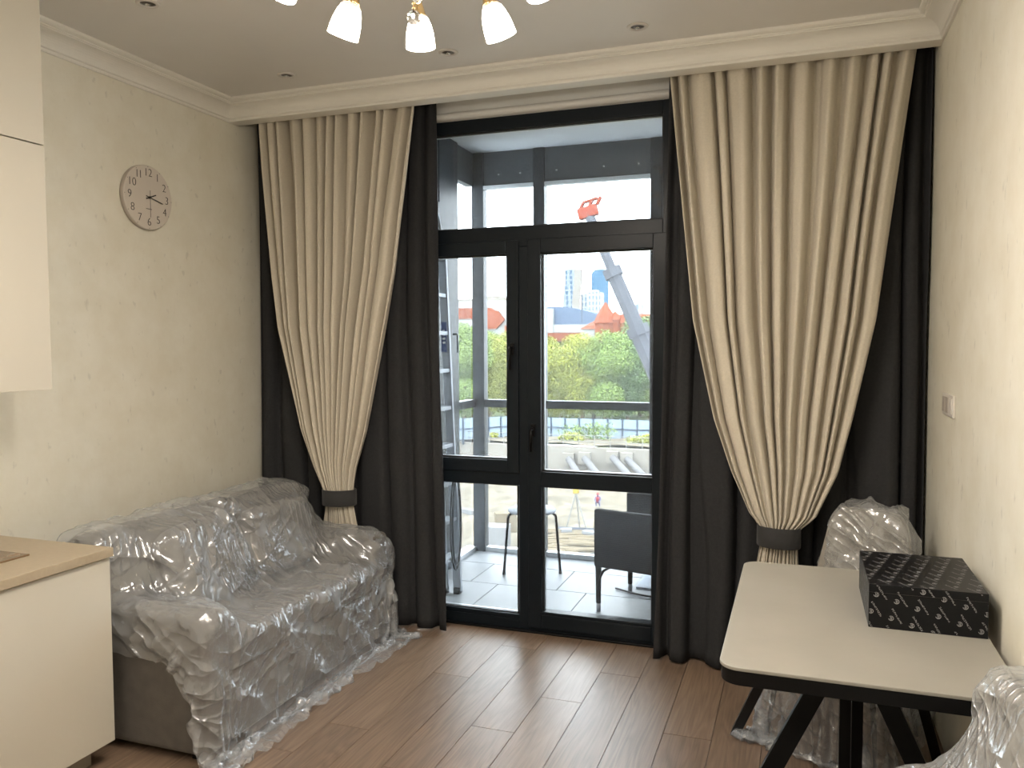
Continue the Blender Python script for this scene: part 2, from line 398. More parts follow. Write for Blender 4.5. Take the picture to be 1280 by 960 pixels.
def copy_tree(o, parent=None):
    c = o.copy(); COL.objects.link(c); c.parent = parent
    for ch in list(o.children): copy_tree(ch, c)
    return c


def rbox(name, mt, x0, x1, y0, y1, z0, z1, parent=None, r=0.004, seg=2, mtx=None):
    return MB().box(x0, x1, y0, y1, z0, z1, mtx).build(name, mt, parent, bevel=r, seg=seg)


def interp(t, tab, col):
    xs = [r[0] for r in tab]; return np.interp(t, xs, [r[col] for r in tab])


def grid_faces(nu, nv):
    i = np.arange(nv - 1)[:, None] * nu + np.arange(nu - 1)[None, :]
    return np.stack([i, i + 1, i + nu + 1, i + nu], -1).reshape(-1, 4)


def mesh_np(name, V, F, mt, parent=None, smooth=True):
    me = bpy.data.meshes.new(name); me.from_pydata(V.reshape(-1, 3).tolist(), [], F.tolist()); me.update()
    o = bpy.data.objects.new(name, me); COL.objects.link(o); me.materials.append(MATS[mt])
    if smooth:
        for p in me.polygons: p.use_smooth = True
    if parent: o.parent = parent
    return o


# ------------------------------------------------------------------ the room
W = 3.635; YB = -5.8; ZC = 2.96
XA, XB = 0.875, 2.462           # window opening
ZT = 2.825
fl = struct(MB().box(0, W, YB, 0.06, -0.16, -0.012).build('floor', 'subfloor'), 'brown oak laminate floor of wide planks', 'floor')
PX0, PW, PL = 1.618, 0.192, 1.292
joints = {0: -0.685, 1: -0.248, 2: -1.129, 3: -0.774, 4: -0.42, 5: -1.62, 6: -0.93, -1: -1.303, -2: -0.27}
kmin = -9
for k in range(kmin, 12):
    x1 = PX0 + PW * k; x0 = x1 - PW
    x0 = max(x0, 0.0); x1 = min(x1, W)
    if x1 - x0 < 0.02: continue
    j = joints.get(k, -((k * 0.437) % 1.0) * PL)
    ys = [0.055]; y = j
    while y > 0.0: y -= PL
    while y > YB: ys.append(y); y -= PL
    ys.append(YB)
    for a, b in zip(ys[:-1], ys[1:]):
        if a - b < 0.05: continue
        g = 0.0012; ch = 0.0002; l = (a - b) / 2 - g; h = (x1 - x0) / 2 - g
        vs = [(-h, -l, -.012), (h, -l, -.012), (h, l, -.012), (-h, l, -.012), (-h, -l, -ch), (h, -l, -ch), (h, l, -ch), (-h, l, -ch),
              (-h + ch, -l + ch, 0), (h - ch, -l + ch, 0), (h - ch, l - ch, 0), (-h + ch, l - ch, 0)]
        fs = [(3, 2, 1, 0), (0, 1, 5, 4), (1, 2, 6, 5), (2, 3, 7, 6), (3, 0, 4, 7), (4, 5, 9, 8), (5, 6, 10, 9), (6, 7, 11, 10), (7, 4, 8, 11), (8, 9, 10, 11)]
        o = MB().add(vs, fs).build('plank', 'oak', fl); o.location = ((x0 + x1) / 2, (a + b) / 2, 0)
struct(MB().box(-0.15, 0, YB - .15, 0.3, -0.16, 3.15).build('wall_left', 'wallpaper'), 'cream mottled wallpaper wall with the clock', 'wall')
struct(MB().box(W, W + 0.15, YB - .15, 0.3, -0.16, 3.15).build('wall_right', 'wallpaper'), 'cream mottled wallpaper wall beside the table', 'wall')
struct(MB().box(0, W, YB - .15, YB, -0.16, 3.15).build('wall_back', 'wallpaper'), 'cream wallpaper wall opposite the window', 'wall')
mb = MB().box(0, XA, 0, 0.3, -0.16, 3.15).box(XB, W, 0, 0.3, -0.16, 3.15).box(XA, XB, 0, 0.3, ZT + 0.0, 3.15).box(XA, XB, 0.07, 0.3, -0.16, -0.005)
struct(mb.build('wall_window', 'white_plaster'), 'white plaster wall around the dark glazed door', 'wall')
struct(MB().box(0, W, YB, 0, ZC, ZC + 0.19).build('ceiling', 'ceiling_paint'), 'pale grey-beige painted ceiling', 'ceiling')
# cornice swept round left wall, pelmet and right wall, mitred
prof = [(0, 2.856), (0.010, 2.856), (0.013, 2.862), (0.012, 2.869), (0.018, 2.872)]
for i in range(9):
    a = i / 8 * PI / 2
    prof.append((0.02 + 0.062 * (1 - math.cos(a)), 2.874 + 0.056 * math.sin(a)))
prof += [(0.084, 2.934), (0.090, 2.935), (0.0905, 2.941), (0.097, 2.942), (0.106, 2.946), (0.110, 2.951), (0.110, 2.96), (0, 2.96)]
YC = -0.321
vs = []; n = len(prof)
for (bx, by, sx, sy) in ((0, YB, 1, 0), (0, YC, 1, -1), (W, YC, -1, -1), (W, YB, -1, 0)):
    for d, z in prof: vs.append((bx + sx * d, by + sy * d, z))
fs = [(s * n + i, s * n + (i + 1) % n, (s + 1) * n + (i + 1) % n, (s + 1) * n + i) for s in range(3) for i in range(n)]
struct(MB().add(vs, fs).build('trim_1', 'trim_white'), 'white moulded cornice below the ceiling', 'cornice')
struct(rbox('trim_2', 'trim_white', 0, W, YC, -0.242, 2.856, 2.96, r=0.002), 'white pelmet board hiding the curtain rails', 'pelmet')
mb = MB(); p = []
for i in range(9):
    a = -PI / 2 + PI * i / 8; p.append((-0.012 - 0.028 * math.cos(a), 2.848 + 0.021 * math.sin(a)))
p = [(0.0, 2.827)] + p + [(0.0, 2.869)]
vs = [(XA - .2, y, z) for y, z in p] + [(XB + .2, y, z) for y, z in p]; k = len(p)
mb.add(vs, [(i, (i + 1) % k, k + (i + 1) % k, k + i) for i in range(k)])
struct(mb.build('trim_3', 'white_plaster', smooth=False), 'rounded white plaster bead above the window frame', 'trim')

# ------------------------------------------------------------------ window and balcony door
win = struct(empty('window_1', (1.2, 0.03, 0)), 'dark anthracite fixed window frame with wide transom light', 'window')
ML, MR = 1.640, 1.700      # central mullion
def fbox(name, par, x0, x1, z0, z1, y0=-0.005, y1=0.065, mt='anthracite', r=0.003):
    o = rbox(name, mt, x0, x1, y0, y1, z0, z1, None, r); o.parent = par; o.matrix_parent_inverse = Matrix.Translation(par.location).inverted(); return o
fbox('frame_side', win, XA, XA + 0.075, 0, ZT)
fbox('frame_side', win, 2.416, XB, 0, ZT)
fbox('frame_head', win, XA + .075, 2.416, 2.755, ZT)
fbox('frame_sill', win, XA + .075, 2.416, 0, 0.062)
fbox('transom', win, XA + .075, 2.416, 2.118, 2.228)
fbox('mullion', win, ML - .002, MR, 0.0, 2.118, -0.009)
fbox('lower_rail', win, XA + .075, ML, 0.812, 0.885)
def pane(par, x0, x1, z0, z1, y=0.03):
    e = 0.012
    o = fbox('glass_pane', par, x0 - e, x1 + e, z0 - e, z1 + e, y, y + 0.006, 'window_glass', 0)
    mb = MB(); t = 0.007
    for (a, b, c, d) in ((x0, x1, z0, z0 + t), (x0, x1, z1 - t, z1), (x0, x0 + t, z0 + t, z1 - t), (x1 - t, x1, z0 + t, z1 - t)):
        mb.box(a, b, 0.012, 0.029, c, d)
    g = mb.build('glazing_bead', 'gasket'); g.parent = par; g.matrix_parent_inverse = Matrix.Translation(par.location).inverted()
    mb = MB(); 
    for (a, b, c, d) in ((x0, x1, z0, z0 + t), (x0, x1, z1 - t, z1), (x0, x0 + t, z0 + t, z1 - t), (x1 - t, x1, z0 + t, z1 - t)):
        mb.box(a, b, 0.0365, 0.052, c, d)
    g = mb.build('spacer', 'alu_spacer'); g.parent = par; g.matrix_parent_inverse = Matrix.Translation(par.location).inverted()
pane(win, XA + .075, 2.416, 2.228, 2.755)
pane(win, XA + .075, 1.625, 0.086, 0.812)
def sash(par, x0, x1, z0, z1, t=0.07, y0=-0.016, y1=0.06):
    fbox('sash_stile', par, x0, x0 + t, z0, z1, y0, y1); fbox('sash_stile', par, x1 - t, x1, z0, z1, y0, y1)
    fbox('sash_rail', par, x0 + t, x1 - t, z1 - t, z1, y0, y1); fbox('sash_rail', par, x0 + t, x1 - t, z0, z0 + t, y0, y1)
# left opening sash
s1 = struct(empty('window_2', (1.25, 0.02, 0.88)), 'dark opening casement above the low fixed pane', 'window')
sash(s1, XA + 0.05, 1.638, 0.880, 2.152, 0.07)
pane(s1, XA + .12, 1.568, 0.950, 2.082)
def handle(par, x, z):
    mb = MB().box(x - .012, x + .012, -0.026, -0.016, z - 0.03, z + .035)
    h = mb.build('handle_plate', 'black_metal', bevel=0.002); h.parent = par; h.matrix_parent_inverse = Matrix.Translation(par.location).inverted()
    mb = MB().tube([(x, -0.024, z + .01), (x, -0.055, z + .01), (x, -0.062, z), (x, -0.062, z - .11)], [.008, .008, .009, .007], 10)
    h = mb.build('handle', 'black_metal', smooth=True); h.parent = par; h.matrix_parent_inverse = Matrix.Translation(par.location).inverted()
handle(s1, 1.603, 1.56)
# right balcony door
dr = struct(empty('door_1', (2.06, 0.02, 0.02)), 'dark glazed balcony door with a mid rail', 'door')
sash(dr, 1.690, 2.444, 0.028, 2.156, 0.075)
fbox('mid_rail', dr, 1.765, 2.369, 0.813, 0.895, -0.016, 0.06)
pane(dr, 1.765, 2.369, 0.895, 2.081); pane(dr, 1.765, 2.369, 0.103, 0.813)
fbox('door_bottom_rail', dr, 1.765, 2.369, 0.1035, 0.122, -0.0155, 0.05)
fbox('sill_bead', win, XA + .075, ML - .002, 0.0625, 0.088, -0.005, 0.065)
handle(dr, 1.722, 1.12)
MB().box(XA, XB, -0.03, 0.0, 0, 0.012).build('threshold', 'black_metal', bevel=.003).parent = win
bpy.data.objects['threshold'].matrix_parent_inverse = Matrix.Translation(win.location).inverted()

# ------------------------------------------------------------------ ceiling spots
def spot(x, y, label):
    t = tag(empty('ceiling_spot', (x, y, ZC)), label, 'spotlight', 'recessed ceiling spots')
    MB().lathe([(0.030, -0.001), (0.031, -0.006), (0.038, -0.0075), (0.046, -0.004), (0.047, 0.0), (0.03, 0.0)], 28, close=True).build('trim_ring', 'spot_white', t, smooth=True)
    MB().lathe([(0.030, 0.0), (0.022, -0.002), (0.020, -0.0035), (0.0, -0.0035)], 24).build('reflector', 'spot_dark', t, smooth=True)
    MB().lathe([(0.010, -0.0035), (0.010, -0.008), (0.006, -0.010), (0.0, -0.0105)], 16).build('lamp_bulb', 'chrome', t, smooth=True)
spot(0.610, -1.555, 'recessed ceiling spot nearest the cream wall cabinets')
spot(0.612, -0.630, 'recessed ceiling spot in the corner above the sofa')
spot(1.512, -0.640, 'recessed ceiling spot above the middle of the glazed door')
spot(2.405, -0.638, 'recessed ceiling spot above the door side of the right curtain')

# assumed lit spots on the unseen kitchen ceiling, added to brighten the room
for (x, y, lb) in ((1.25, -3.35, 'assumed lit ceiling spot over the kitchen, wall side, nearer the window'), (2.55, -3.35, 'assumed lit ceiling spot over the kitchen, table side, nearer the window'),
                   (1.25, -4.75, 'assumed lit ceiling spot over the kitchen, wall side, by the back wall'), (2.55, -4.75, 'assumed lit ceiling spot over the kitchen, table side, by the back wall')):
    spot(x, y, lb)
    l = bpy.data.lights.new('added_spot_light', 'SPOT'); l.energy = SPOT_W; l.color = (1.0, 0.92, 0.82); l.spot_size = math.radians(150); l.spot_blend = 0.6; l.shadow_soft_size = 0.03
    lo = bpy.data.objects.new('added_spot_light', l); COL.objects.link(lo); lo.location = (x, y, ZC - 0.03)

# ------------------------------------------------------------------ chandelier
cc = Vector((2.055, -2.095, 0))
ch = tag(empty('chandelier', (cc.x, cc.y, ZC)), 'brass chandelier with lit white tulip glass shades and crystal drops', 'chandelier')
MB().lathe([(0.0, 0.0), (0.065, 0.0), (0.065, -0.015), (0.03, -0.04), (0.012, -0.045), (0.012, -0.22), (0.03, -0.235), (0.038, -0.27), (0.025, -0.30), (0.01, -0.315), (0.0, -0.32)], 28).build('stem', 'brass', ch, smooth=True)
targets = [(1.952, -1.838, 2.522), (1.807, -2.061, 2.498), (2.247, -1.904, 2.494), (1.790, -2.345, 2.512), (2.440, -2.110, 2.512), (2.15, -2.36, 2.50)]
for ti, tp in enumerate(targets):
    tp = Vector(tp); d = Vector((tp.x - cc.x, tp.y - cc.y, 0)); r = d.length; d.normalize()
    ax = (d * 0.40 + Vector((0, 0, -1))).normalized()           # points down and out
    if ti == 0: ax = (Vector((1, 0.2, 0)) * 0.04 + d * 0.10 + Vector((0, 0, -1))).normalized()
    e1 = ax.orthogonal().normalized(); e2 = ax.cross(e1)
    top = tp - ax * 0.098
    mt = Matrix(((e1.x, e2.x, ax.x, top.x - cc.x), (e1.y, e2.y, ax.y, top.y - cc.y), (e1.z, e2.z, ax.z, top.z - ZC), (0, 0, 0, 1)))
    po = [(0.0290, 0.012), (0.0365, 0.030), (0.0425, 0.055), (0.0450, 0.078), (0.0460, 0.098)]
    pi_ = [(r_ - 0.003, z_) for r_, z_ in reversed(po)]
    sh = MB().lathe(po + pi_, 28, mt, close=True).build('lamp_shade', 'opal_glass', ch, smooth=True)
    pc = [(0.020, 0.0), (0.0255, 0.005), (0.0290, 0.0119)]
    MB().lathe(pc + [(r_ - 0.003, z_) for r_, z_ in reversed(pc)], 28, mt, close=True).build('shade_collar', 'opal_collar', ch, smooth=True)
    MB().lathe([(0.0, -0.05), (0.008, -0.05), (0.012, -0.035), (0.021, -0.004), (0.0235, 0.004), (0.02, 0.006), (0.0, 0.006)], 20, mt).build('lamp_holder', 'brass', ch, smooth=True)
    a0 = Vector((0, 0, -0.26)); tl = top - Vector((cc.x, cc.y, ZC)) - ax * 0.05
    pts = [a0.lerp(tl, t) + Vector((0, 0, 0.07 * math.sin(PI * t))) + d * (0.03 * math.sin(PI * t)) for t in [i / 10 for i in range(11)]]
    MB().tube(pts, 0.006, 10).build('arm', 'brass', ch, smooth=True)
    l = bpy.data.lights.new('bulb_light', 'POINT'); l.energy = LAMP_W; l.color = (1.0, 0.90, 0.78); l.shadow_soft_size = 0.028
    lo = bpy.data.objects.new('bulb_light', l); COL.objects.link(lo); lo.parent = ch; lo.location = Vector((tp.x - cc.x, tp.y - cc.y, tp.z - ZC)) - ax * 0.012
for (bx, by, bz, br) in ((2.058, -2.099, 2.505, 0.0205), (2.10, -2.16, 2.53, 0.016)):
    q = Vector((bx - cc.x, by - cc.y, bz - ZC))
    o = bpy.data.objects.new('crystal_drop', bpy.data.meshes.new('crystal_drop')); COL.objects.link(o)
    bm = bmesh.new(); bmesh.ops.create_icosphere(bm, subdivisions=2, radius=br); bm.to_mesh(o.data); bm.free()
    o.data.materials.append(MATS['crystal']); o.parent = ch; o.location = q
    mb = MB()
    for i in range(5):
        zz = br + 0.006 + i * 0.0125
        mb.lathe([(0.0, -0.005), (0.004, -0.003), (0.005, 0), (0.004, 0.003), (0, 0.005)], 8, Matrix.Translation((q.x, q.y, q.z + zz)))
    mb.tube([(q.x, q.y, q.z + br), (q.x * .5, q.y * .5, -0.31 + (0.0 if bz < 2.52 else 0.01))], 0.0012, 6)
    mb.build('crystal_chain', 'brass', ch, smooth=True)

# ------------------------------------------------------------------ wall clock
ck = tag(empty('wall_clock', (0.0, -0.968, 2.325), PI / 2), 'round white wall clock with thin black numerals on the cream wall', 'clock')
# local: +y... face looks along local -y after the turn => build in plane x/z, normal -y
Rf = Matrix.Rotation(PI / 2, 4, 'X')       # lathe axis z -> -y
MB().lathe([(0.0, 0.004), (0.13, 0.004), (0.150, 0.012), (0.157, 0.020), (0.157, 0.027), (0.155, 0.029), (0.0, 0.029)], 64, Rf).build('clock_body', 'clock_white', ck, smooth=False)
MB().lathe([(0.1565, 0.002), (0.1585, 0.006), (0.1585, 0.024), (0.157, 0.027), (0.150, 0.012)], 64, Rf, close=True).build('rim', 'switch_grey', ck, smooth=True)
def text_mesh(s, size, thin=-0.0):
    cu = bpy.data.curves.new('t', 'FONT'); cu.body = s; cu.size = size; cu.align_x = 'CENTER'; cu.align_y = 'CENTER'; cu.extrude = 0.0006; cu.offset = thin
    o = bpy.data.objects.new('t', cu); COL.objects.link(o)
    dg = bpy.context.evaluated_depsgraph_get(); me = bpy.data.meshes.new_from_object(o.evaluated_get(dg))
    bpy.data.objects.remove(o); bpy.data.curves.remove(cu); return me
for h in range(1, 13):
    a = h * PI / 6
    for dx, tx in (((-.011, '1'), (.011, '1')) if h == 11 else ((0, str(h)),)):
        me = text_mesh(tx, 0.056, -0.0011); me.materials.clear(); me.materials.append(MATS['ink'])
        o = bpy.data.objects.new('numeral', me); COL.objects.link(o); o.parent = ck
        o.location = (0.121 * math.sin(a) + dx, -0.0295, 0.121 * math.cos(a)); o.rotation_euler = (PI / 2, 0, 0)
    MB().box(-.0012, .0012, -.0298, -.0288, 0.150, 0.1535, Matrix.Rotation(a, 4, 'Y')).build('tick_mark', 'ink', ck)
def hand(name, ang, l, tail, wd, y):
    mt = Matrix.Rotation(math.radians(ang), 4, 'Y')
    MB().box(-wd / 2, wd / 2, y - .0012, y, -tail, l, mt).build(name, 'ink', ck)
hand('hour_hand', 68, 0.048, 0.022, 0.006, -0.033)
hand('minute_hand', 103, 0.088, 0.024, 0.004, -0.036)
hand('second_hand', 180, 0.098, 0.034, 0.0014, -0.039)
MB().lathe([(0.0, 0.029), (0.006, 0.029), (0.006, 0.041), (0, 0.042)], 16, Rf).build('hub', 'ink', ck)
mb = MB()
for i in range(7): mb.box(-.018 + i * .0054, -.0145 + i * .0054, -.0298, -.0288, -.058, -.0545)
mb.build('dial_mark', 'ink', ck)

# ------------------------------------------------------------------ switch plate on the right wall
sw = tag(empty('switch_plate', (W, -0.67, 1.35), -PI / 2), 'white triple switch plate on the cream wall near the dark curtain', 'switch')
MB().box(-0.118, 0.118, -0.010, 0.0, -0.042, 0.042).build('plate', 'white_switch', sw, bevel=0.003)
for i in (-1, 0, 1):
    MB().box(i * .071 - .030, i * .071 + .030, -0.0135, -0.009, -0.030, 0.030).build('rocker', 'switch_grey' if i < 1 else 'white_switch', sw, bevel=0.002)

# ------------------------------------------------------------------ curtains
def curtain(name, tab, ytab, npl, nu, nz, seed, mt, par, jit=0.75, ovl=0.04, sq=0.55):
    rs = np.random.RandomState(seed)
    ztop = tab[0][0]; zbot = tab[-1][0]
    z = np.linspace(ztop, zbot, nz); T = sorted(tab); Y = sorted(ytab)
    xl = interp(z, T, 1)[:, None]; xr = interp(z, T, 2)[:, None]
    y0 = interp(z, Y, 1)[:, None]; amp = interp(z, Y, 2)[:, None]; bul = interp(z, Y, 3)[:, None]
    u = np.linspace(0, 1, nu)[None, :]
    k = np.arange(npl + 2); off = rs.uniform(-jit, jit, npl + 2)
    ph = np.interp(u[0] * npl, k, k + off * 0.6)[None, :]
    am = np.interp(u[0] * npl, k, rs.uniform(0.7, 1.15, npl + 2))[None, :]
    zz = ((ztop - z) / (ztop - zbot))[:, None]
    drift = 0.22 * np.sin(zz * 3.0 + 7 * u) + 0.10 * np.sin(zz * 9 + 13 * u)
    th = 2 * PI * (ph + drift * 0.6)
    s = np.sin(th); s = np.sign(s) * np.abs(s) ** sq
    s2 = 0.25 * np.sin(2.3 * th + 5 * zz + seed)
    yy = y0 + amp * am * (s + s2 * 0.5) - bul * np.sqrt(np.clip(4 * u * (1 - u), 0, 1))
    wd = (xr - xl)
    xx = xl + wd * u + ovl * wd / npl * np.cos(th) * np.clip(np.minimum(u, 1 - u) * npl, 0, 1)
    V = np.stack([xx, yy, np.broadcast_to(z[:, None], xx.shape)], -1)
    o = mesh_np(name, V, grid_faces(nu, nz), mt, par)
    sl = o.modifiers.new('solid', 'SOLIDIFY'); sl.thickness = 0.0025; sl.offset = 0
    return o

cg = 'curtains at the glazed door'
# dark drapes
o = curtain('blackout_curtain', [(2.955, 0.012, 1.185), (1.72, 0.012, 1.20), (0.84, 0.014, 1.232), (0.012, 0.016, 1.268)],
            [(2.955, -0.085, 0.022, 0), (1.5, -0.105, 0.028, 0), (0.4, -0.135, 0.032, 0), (0.0, -0.15, 0.036, 0)], 9, 230, 60, 3, 'dark_fabric', None, ovl=0.12)
tag(o, 'charcoal blackout curtain hanging behind the sofa', 'curtain', cg)
o = curtain('blackout_curtain', [(2.955, 2.462, 3.625), (1.7, 2.446, 3.622), (0.7, 2.428, 3.622), (0.012, 2.41, 3.62)],
            [(2.955, -0.085, 0.022, 0), (1.5, -0.105, 0.030, 0), (0.5, -0.135, 0.036, 0), (0.0, -0.165, 0.045, 0)], 8, 230, 60, 12, 'dark_fabric', None, ovl=0.12)
tag(o, 'charcoal blackout curtain hanging behind the plastic-wrapped chair', 'curtain', cg)
# beige curtains tied back
lc = tag(empty('drape_curtain', (0.65, -0.22, 0.0)), 'beige pleated curtain tied back above the wrapped sofa', 'curtain', cg)
tabL = [(2.955, 0.137, 1.125), (2.85, 0.139, 1.121), (1.99, 0.222, 1.004), (1.685, 0.262, 0.941), (1.11, 0.405, 0.818), (0.90, 0.490, 0.758), (0.785, 0.548, 0.742), (0.735, 0.567, 0.742), (0.68, 0.567, 0.742), (0.5, 0.53, 0.77), (0.02, 0.50, 0.80)]
ytabL = [(2.955, -0.182, 0.044, 0), (2.6, -0.19, 0.047, 0), (1.7, -0.21, 0.045, 0.015), (1.1, -0.225, 0.034, 0.03), (0.785, -0.245, 0.016, 0.045), (0.68, -0.245, 0.014, 0.045), (0.4, -0.225, 0.02, 0.02), (0.0, -0.22, 0.025, 0.0)]
def rel(o, par): o.parent = par; o.matrix_parent_inverse = Matrix.Translation(par.location).inverted(); return o
rel(curtain('drape', tabL, ytabL, 13, 330, 110, 21, 'beige_fabric', None), lc)
rc = tag(empty('drape_curtain', (3.0, -0.22, 0.0)), 'wide beige pleated curtain tied back beside the table', 'curtain', cg)
tabR = [(2.955, 2.470, 3.56), (2.86, 2.483, 3.547), (1.70, 2.605, 3.404), (1.24, 2.705, 3.31), (1.0, 2.785, 3.254), (0.80, 2.872, 3.165), (0.76, 2.905, 3.125), (0.73, 2.922, 3.085), (0.655, 2.922, 3.085), (0.56, 2.905, 3.09), (0.02, 2.86, 3.14)]
ytabR = [(2.955, -0.182, 0.046, 0), (2.6, -0.19, 0.050, 0), (1.7, -0.215, 0.050, 0.02), (1.1, -0.245, 0.036, 0.03), (0.76, -0.275, 0.016, 0.045), (0.66, -0.275, 0.014, 0.045), (0.4, -0.265, 0.02, 0.02), (0.0, -0.27, 0.025, 0.0)]
rel(curtain('drape', tabR, ytabR, 12, 330, 110, 5, 'beige_fabric', None), rc)
def tieback(par, x0, x1, z0, z1, yc, dz=0.0):
    n = 36; xc = (x0 + x1) / 2; hw = (x1 - x0) / 2; vs = []
    for zz in (z0, z0 + .004, (z0 + z1) / 2, z1 - .004, z1):
        e = 0.0 if zz in (z0, z1) else 0.002
        for k in range(n):
            a = 2 * PI * k / n; vs.append((xc + (hw + e) * math.cos(a), yc + (0.068 + e) * math.sin(a), zz + dz * math.cos(a)))
    fs = [(i * n + k, i * n + (k + 1) % n, (i + 1) * n + (k + 1) % n, (i + 1) * n + k) for i in range(4) for k in range(n)]
    o = rel(MB().add(vs, fs).build('tieback', 'tie_fabric', smooth=True), par)
    sl = o.modifiers.new('solid', 'SOLIDIFY'); sl.thickness = 0.004
    o['label'] = 'charcoal fabric tieback band'
tieback(lc, 0.553, 0.756, 0.692, 0.782, -0.265, 0.003)
tieback(rc, 2.908, 3.098, 0.655, 0.750, -0.295, -0.003)

# ------------------------------------------------------------------ kitchen on the left wall
YE = -1.84
for i, (za, zb, nm, lb) in enumerate(((1.427, 2.352, 'wall_cabinet', 'cream handleless wall cabinet above the worktop'), (2.358, 2.935, 'wall_cabinet', 'cream handleless cabinet stacked on top up to the ceiling'))):
    for j in range(2):
        y1 = YE - j * 0.92; y0 = y1 - 0.916
        t = tag(empty(nm, (0.18, (y0 + y1) / 2, za)), lb + ('' if j == 0 else ', second unit from the sofa'), 'cabinet', 'cream kitchen wall cabinets')
        rel(rbox('cabinet_body', 'cabinet_cream', 0.002, 0.345, y0 + .001, y1 - .001, za, zb, r=0.001), t)
        rel(rbox('door', 'cabinet_cream', 0.347, 0.366, y0 + .001, y1, za - 0.002, zb - .001, r=0.0015), t)
ZW = 0.832
for j in range(2):
    y1 = YE - 0.005 - j * 0.90; y0 = y1 - 0.897
    t = tag(empty('base_cabinet', (0.3, (y0 + y1) / 2, 0)), 'cream handleless base cabinet ' + ('standing against the wrapped sofa' if j == 0 else 'under the brown hob, second unit from the sofa'), 'cabinet', 'cream kitchen base cabinets')
    rel(rbox('cabinet_body', 'cabinet_cream', 0.002, 0.612, y0 + .001, y1 - .018, 0.09, ZW - .036, r=0.001), t)
    rel(rbox('end_panel', 'cabinet_cream', 0.002, 0.612, y1 - .0175, y1 - .001, 0.085, ZW - .036, r=0.001), t)
    rel(rbox('door', 'cabinet_cream', 0.614, 0.633, y0 + .001, y1, 0.085, ZW - .040, r=0.0015), t)
    rel(rbox('plinth', 'plinth', 0.01, 0.565, y0 + .0, y1 - .05, 0.0, 0.089, r=0.001), t)
tag(rbox('worktop', 'worktop_stone', 0.002, 0.648, YE - 1.82, YE, ZW - .035, ZW, r=0.003), 'beige stone-look worktop on the cream base cabinets', 'worktop')
p1 = at(37, 693, 0); 
def on_z(u, v, z):
    d = _rt * ((u - 640) / FPX) + _up * ((480 - v) / FPX) + _fw
    return CAM + d * ((z - CAM.z) / d.z)
h1 = on_z(37, 693, ZW + .004)
hb = tag(empty('hob', (0.3, h1.y - .3, ZW)), 'flat brown glass hob set on the beige worktop', 'hob')
rel(rbox('glass_plate', 'hob_glass', 0.06, h1.x, h1.y - .58, h1.y, ZW, ZW + .006, r=0.001), hb)
for (x, y, r) in ((.2, -.15, .09), (.38, -.15, .07), (.2, -.42, .07), (.38, -.42, .09)):
    rel(MB().lathe([(r - .003, 0.0), (r, 0.0), (r, .0004), (r - .003, .0004)], 32, Matrix.Translation((x, h1.y + y, ZW + .006)), close=True).build('cooking_zone', 'ink'), hb)

# ------------------------------------------------------------------ film draping (mass-spring sheet on rounded boxes)
class Solid:
    def __init__(s, c, h, r, rot=None):
        s.c = np.array(c, float); s.h = np.array(h, float); s.r = r; s.R = np.eye(3) if rot is None else np.array(rot)

    def d(s, p):
        q = np.abs((p - s.c) @ s.R) - (s.h - s.r)
        return np.linalg.norm(np.maximum(q, 0), axis=-1) + np.minimum(q.max(-1), 0) - s.r


def sdf(p, sol, planes):
    d = p[:, 2].copy()
    for (n, c) in planes: d = np.minimum(d, p @ n - c)
    for s in sol: d = np.minimum(d, s.d(p))
    return d


def drape(P, h, sol, planes, steps, seed, th=0.006, crumple=0.05, iters=8, g=6.0, pin=None, fric=0.35):
    rs = np.random.RandomState(seed); P = P.copy(); prev = P.copy(); ny, nx, _ = P.shape
    def nz(a, b): 
        n = rs.normal(0, 1, (a, b))
        n = (n + np.roll(n, 1, 0) + np.roll(n, 1, 1) + np.roll(n, (1, 1), (0, 1))) / 2
        return 1 + crumple * n
    rh = h * nz(ny, nx - 1); rv = h * nz(ny - 1, nx); rd = h * math.sqrt(2)
    dt = 1 / 50.0; hold = P[pin].copy() if pin is not None else None
    def con(A, B, rest, ks, kc):
        d = B - A; l = np.sqrt((d * d).sum(-1)) + 1e-9; e = (l - rest) / l
        c = d * (np.where(e > 0, ks, kc) * e * 0.5)[..., None]; A += c; B -= c
    def collide(P, prev):
        q = P.reshape(-1, 3); d = sdf(q, sol, planes); m = d < th
        if m.any():
            p = q[m]; dm = d[m]; e = 1e-4; G = np.stack([(sdf(p + np.eye(3)[k] * e, sol, planes) - dm) / e for k in range(3)], -1)
            G /= np.linalg.norm(G, axis=-1, keepdims=True) + 1e-9
            p = p + G * np.minimum(th - dm, 0.02)[:, None]
            o = prev.reshape(-1, 3)[m]; dv = p - o; tn = dv - G * (dv * G).sum(-1, keepdims=True)
            q[m] = p - tn * fric
    for st in range(steps):
        v = (P - prev) * 0.93; prev = P.copy(); P += v; P[..., 2] -= g * dt * dt
        for it in range(iters):
            for o in (0, 1):
                A = P[:, o:-1:2]; B = P[:, o + 1::2]; k = min(A.shape[1], B.shape[1]); con(A[:, :k], B[:, :k], rh[:, o::2][:, :k], 1.0, 0.35)
                A = P[o:-1:2]; B = P[o + 1::2]; k = min(A.shape[0], B.shape[0]); con(A[:k], B[:k], rv[o::2][:k], 1.0, 0.35)
            for o in (0, 1):
                A = P[o:-1:2, :-1]; B = P[o + 1::2, 1:]; k = min(A.shape[0], B.shape[0]); con(A[:k], B[:k], rd, 0.4, 0.12)
                A = P[o:-1:2, 1:]; B = P[o + 1::2, :-1]; k = min(A.shape[0], B.shape[0]); con(A[:k], B[:k], rd, 0.4, 0.12)
            if pin is not None: P[pin] = hold
            if it % 4 == 3: collide(P, prev)
    return P


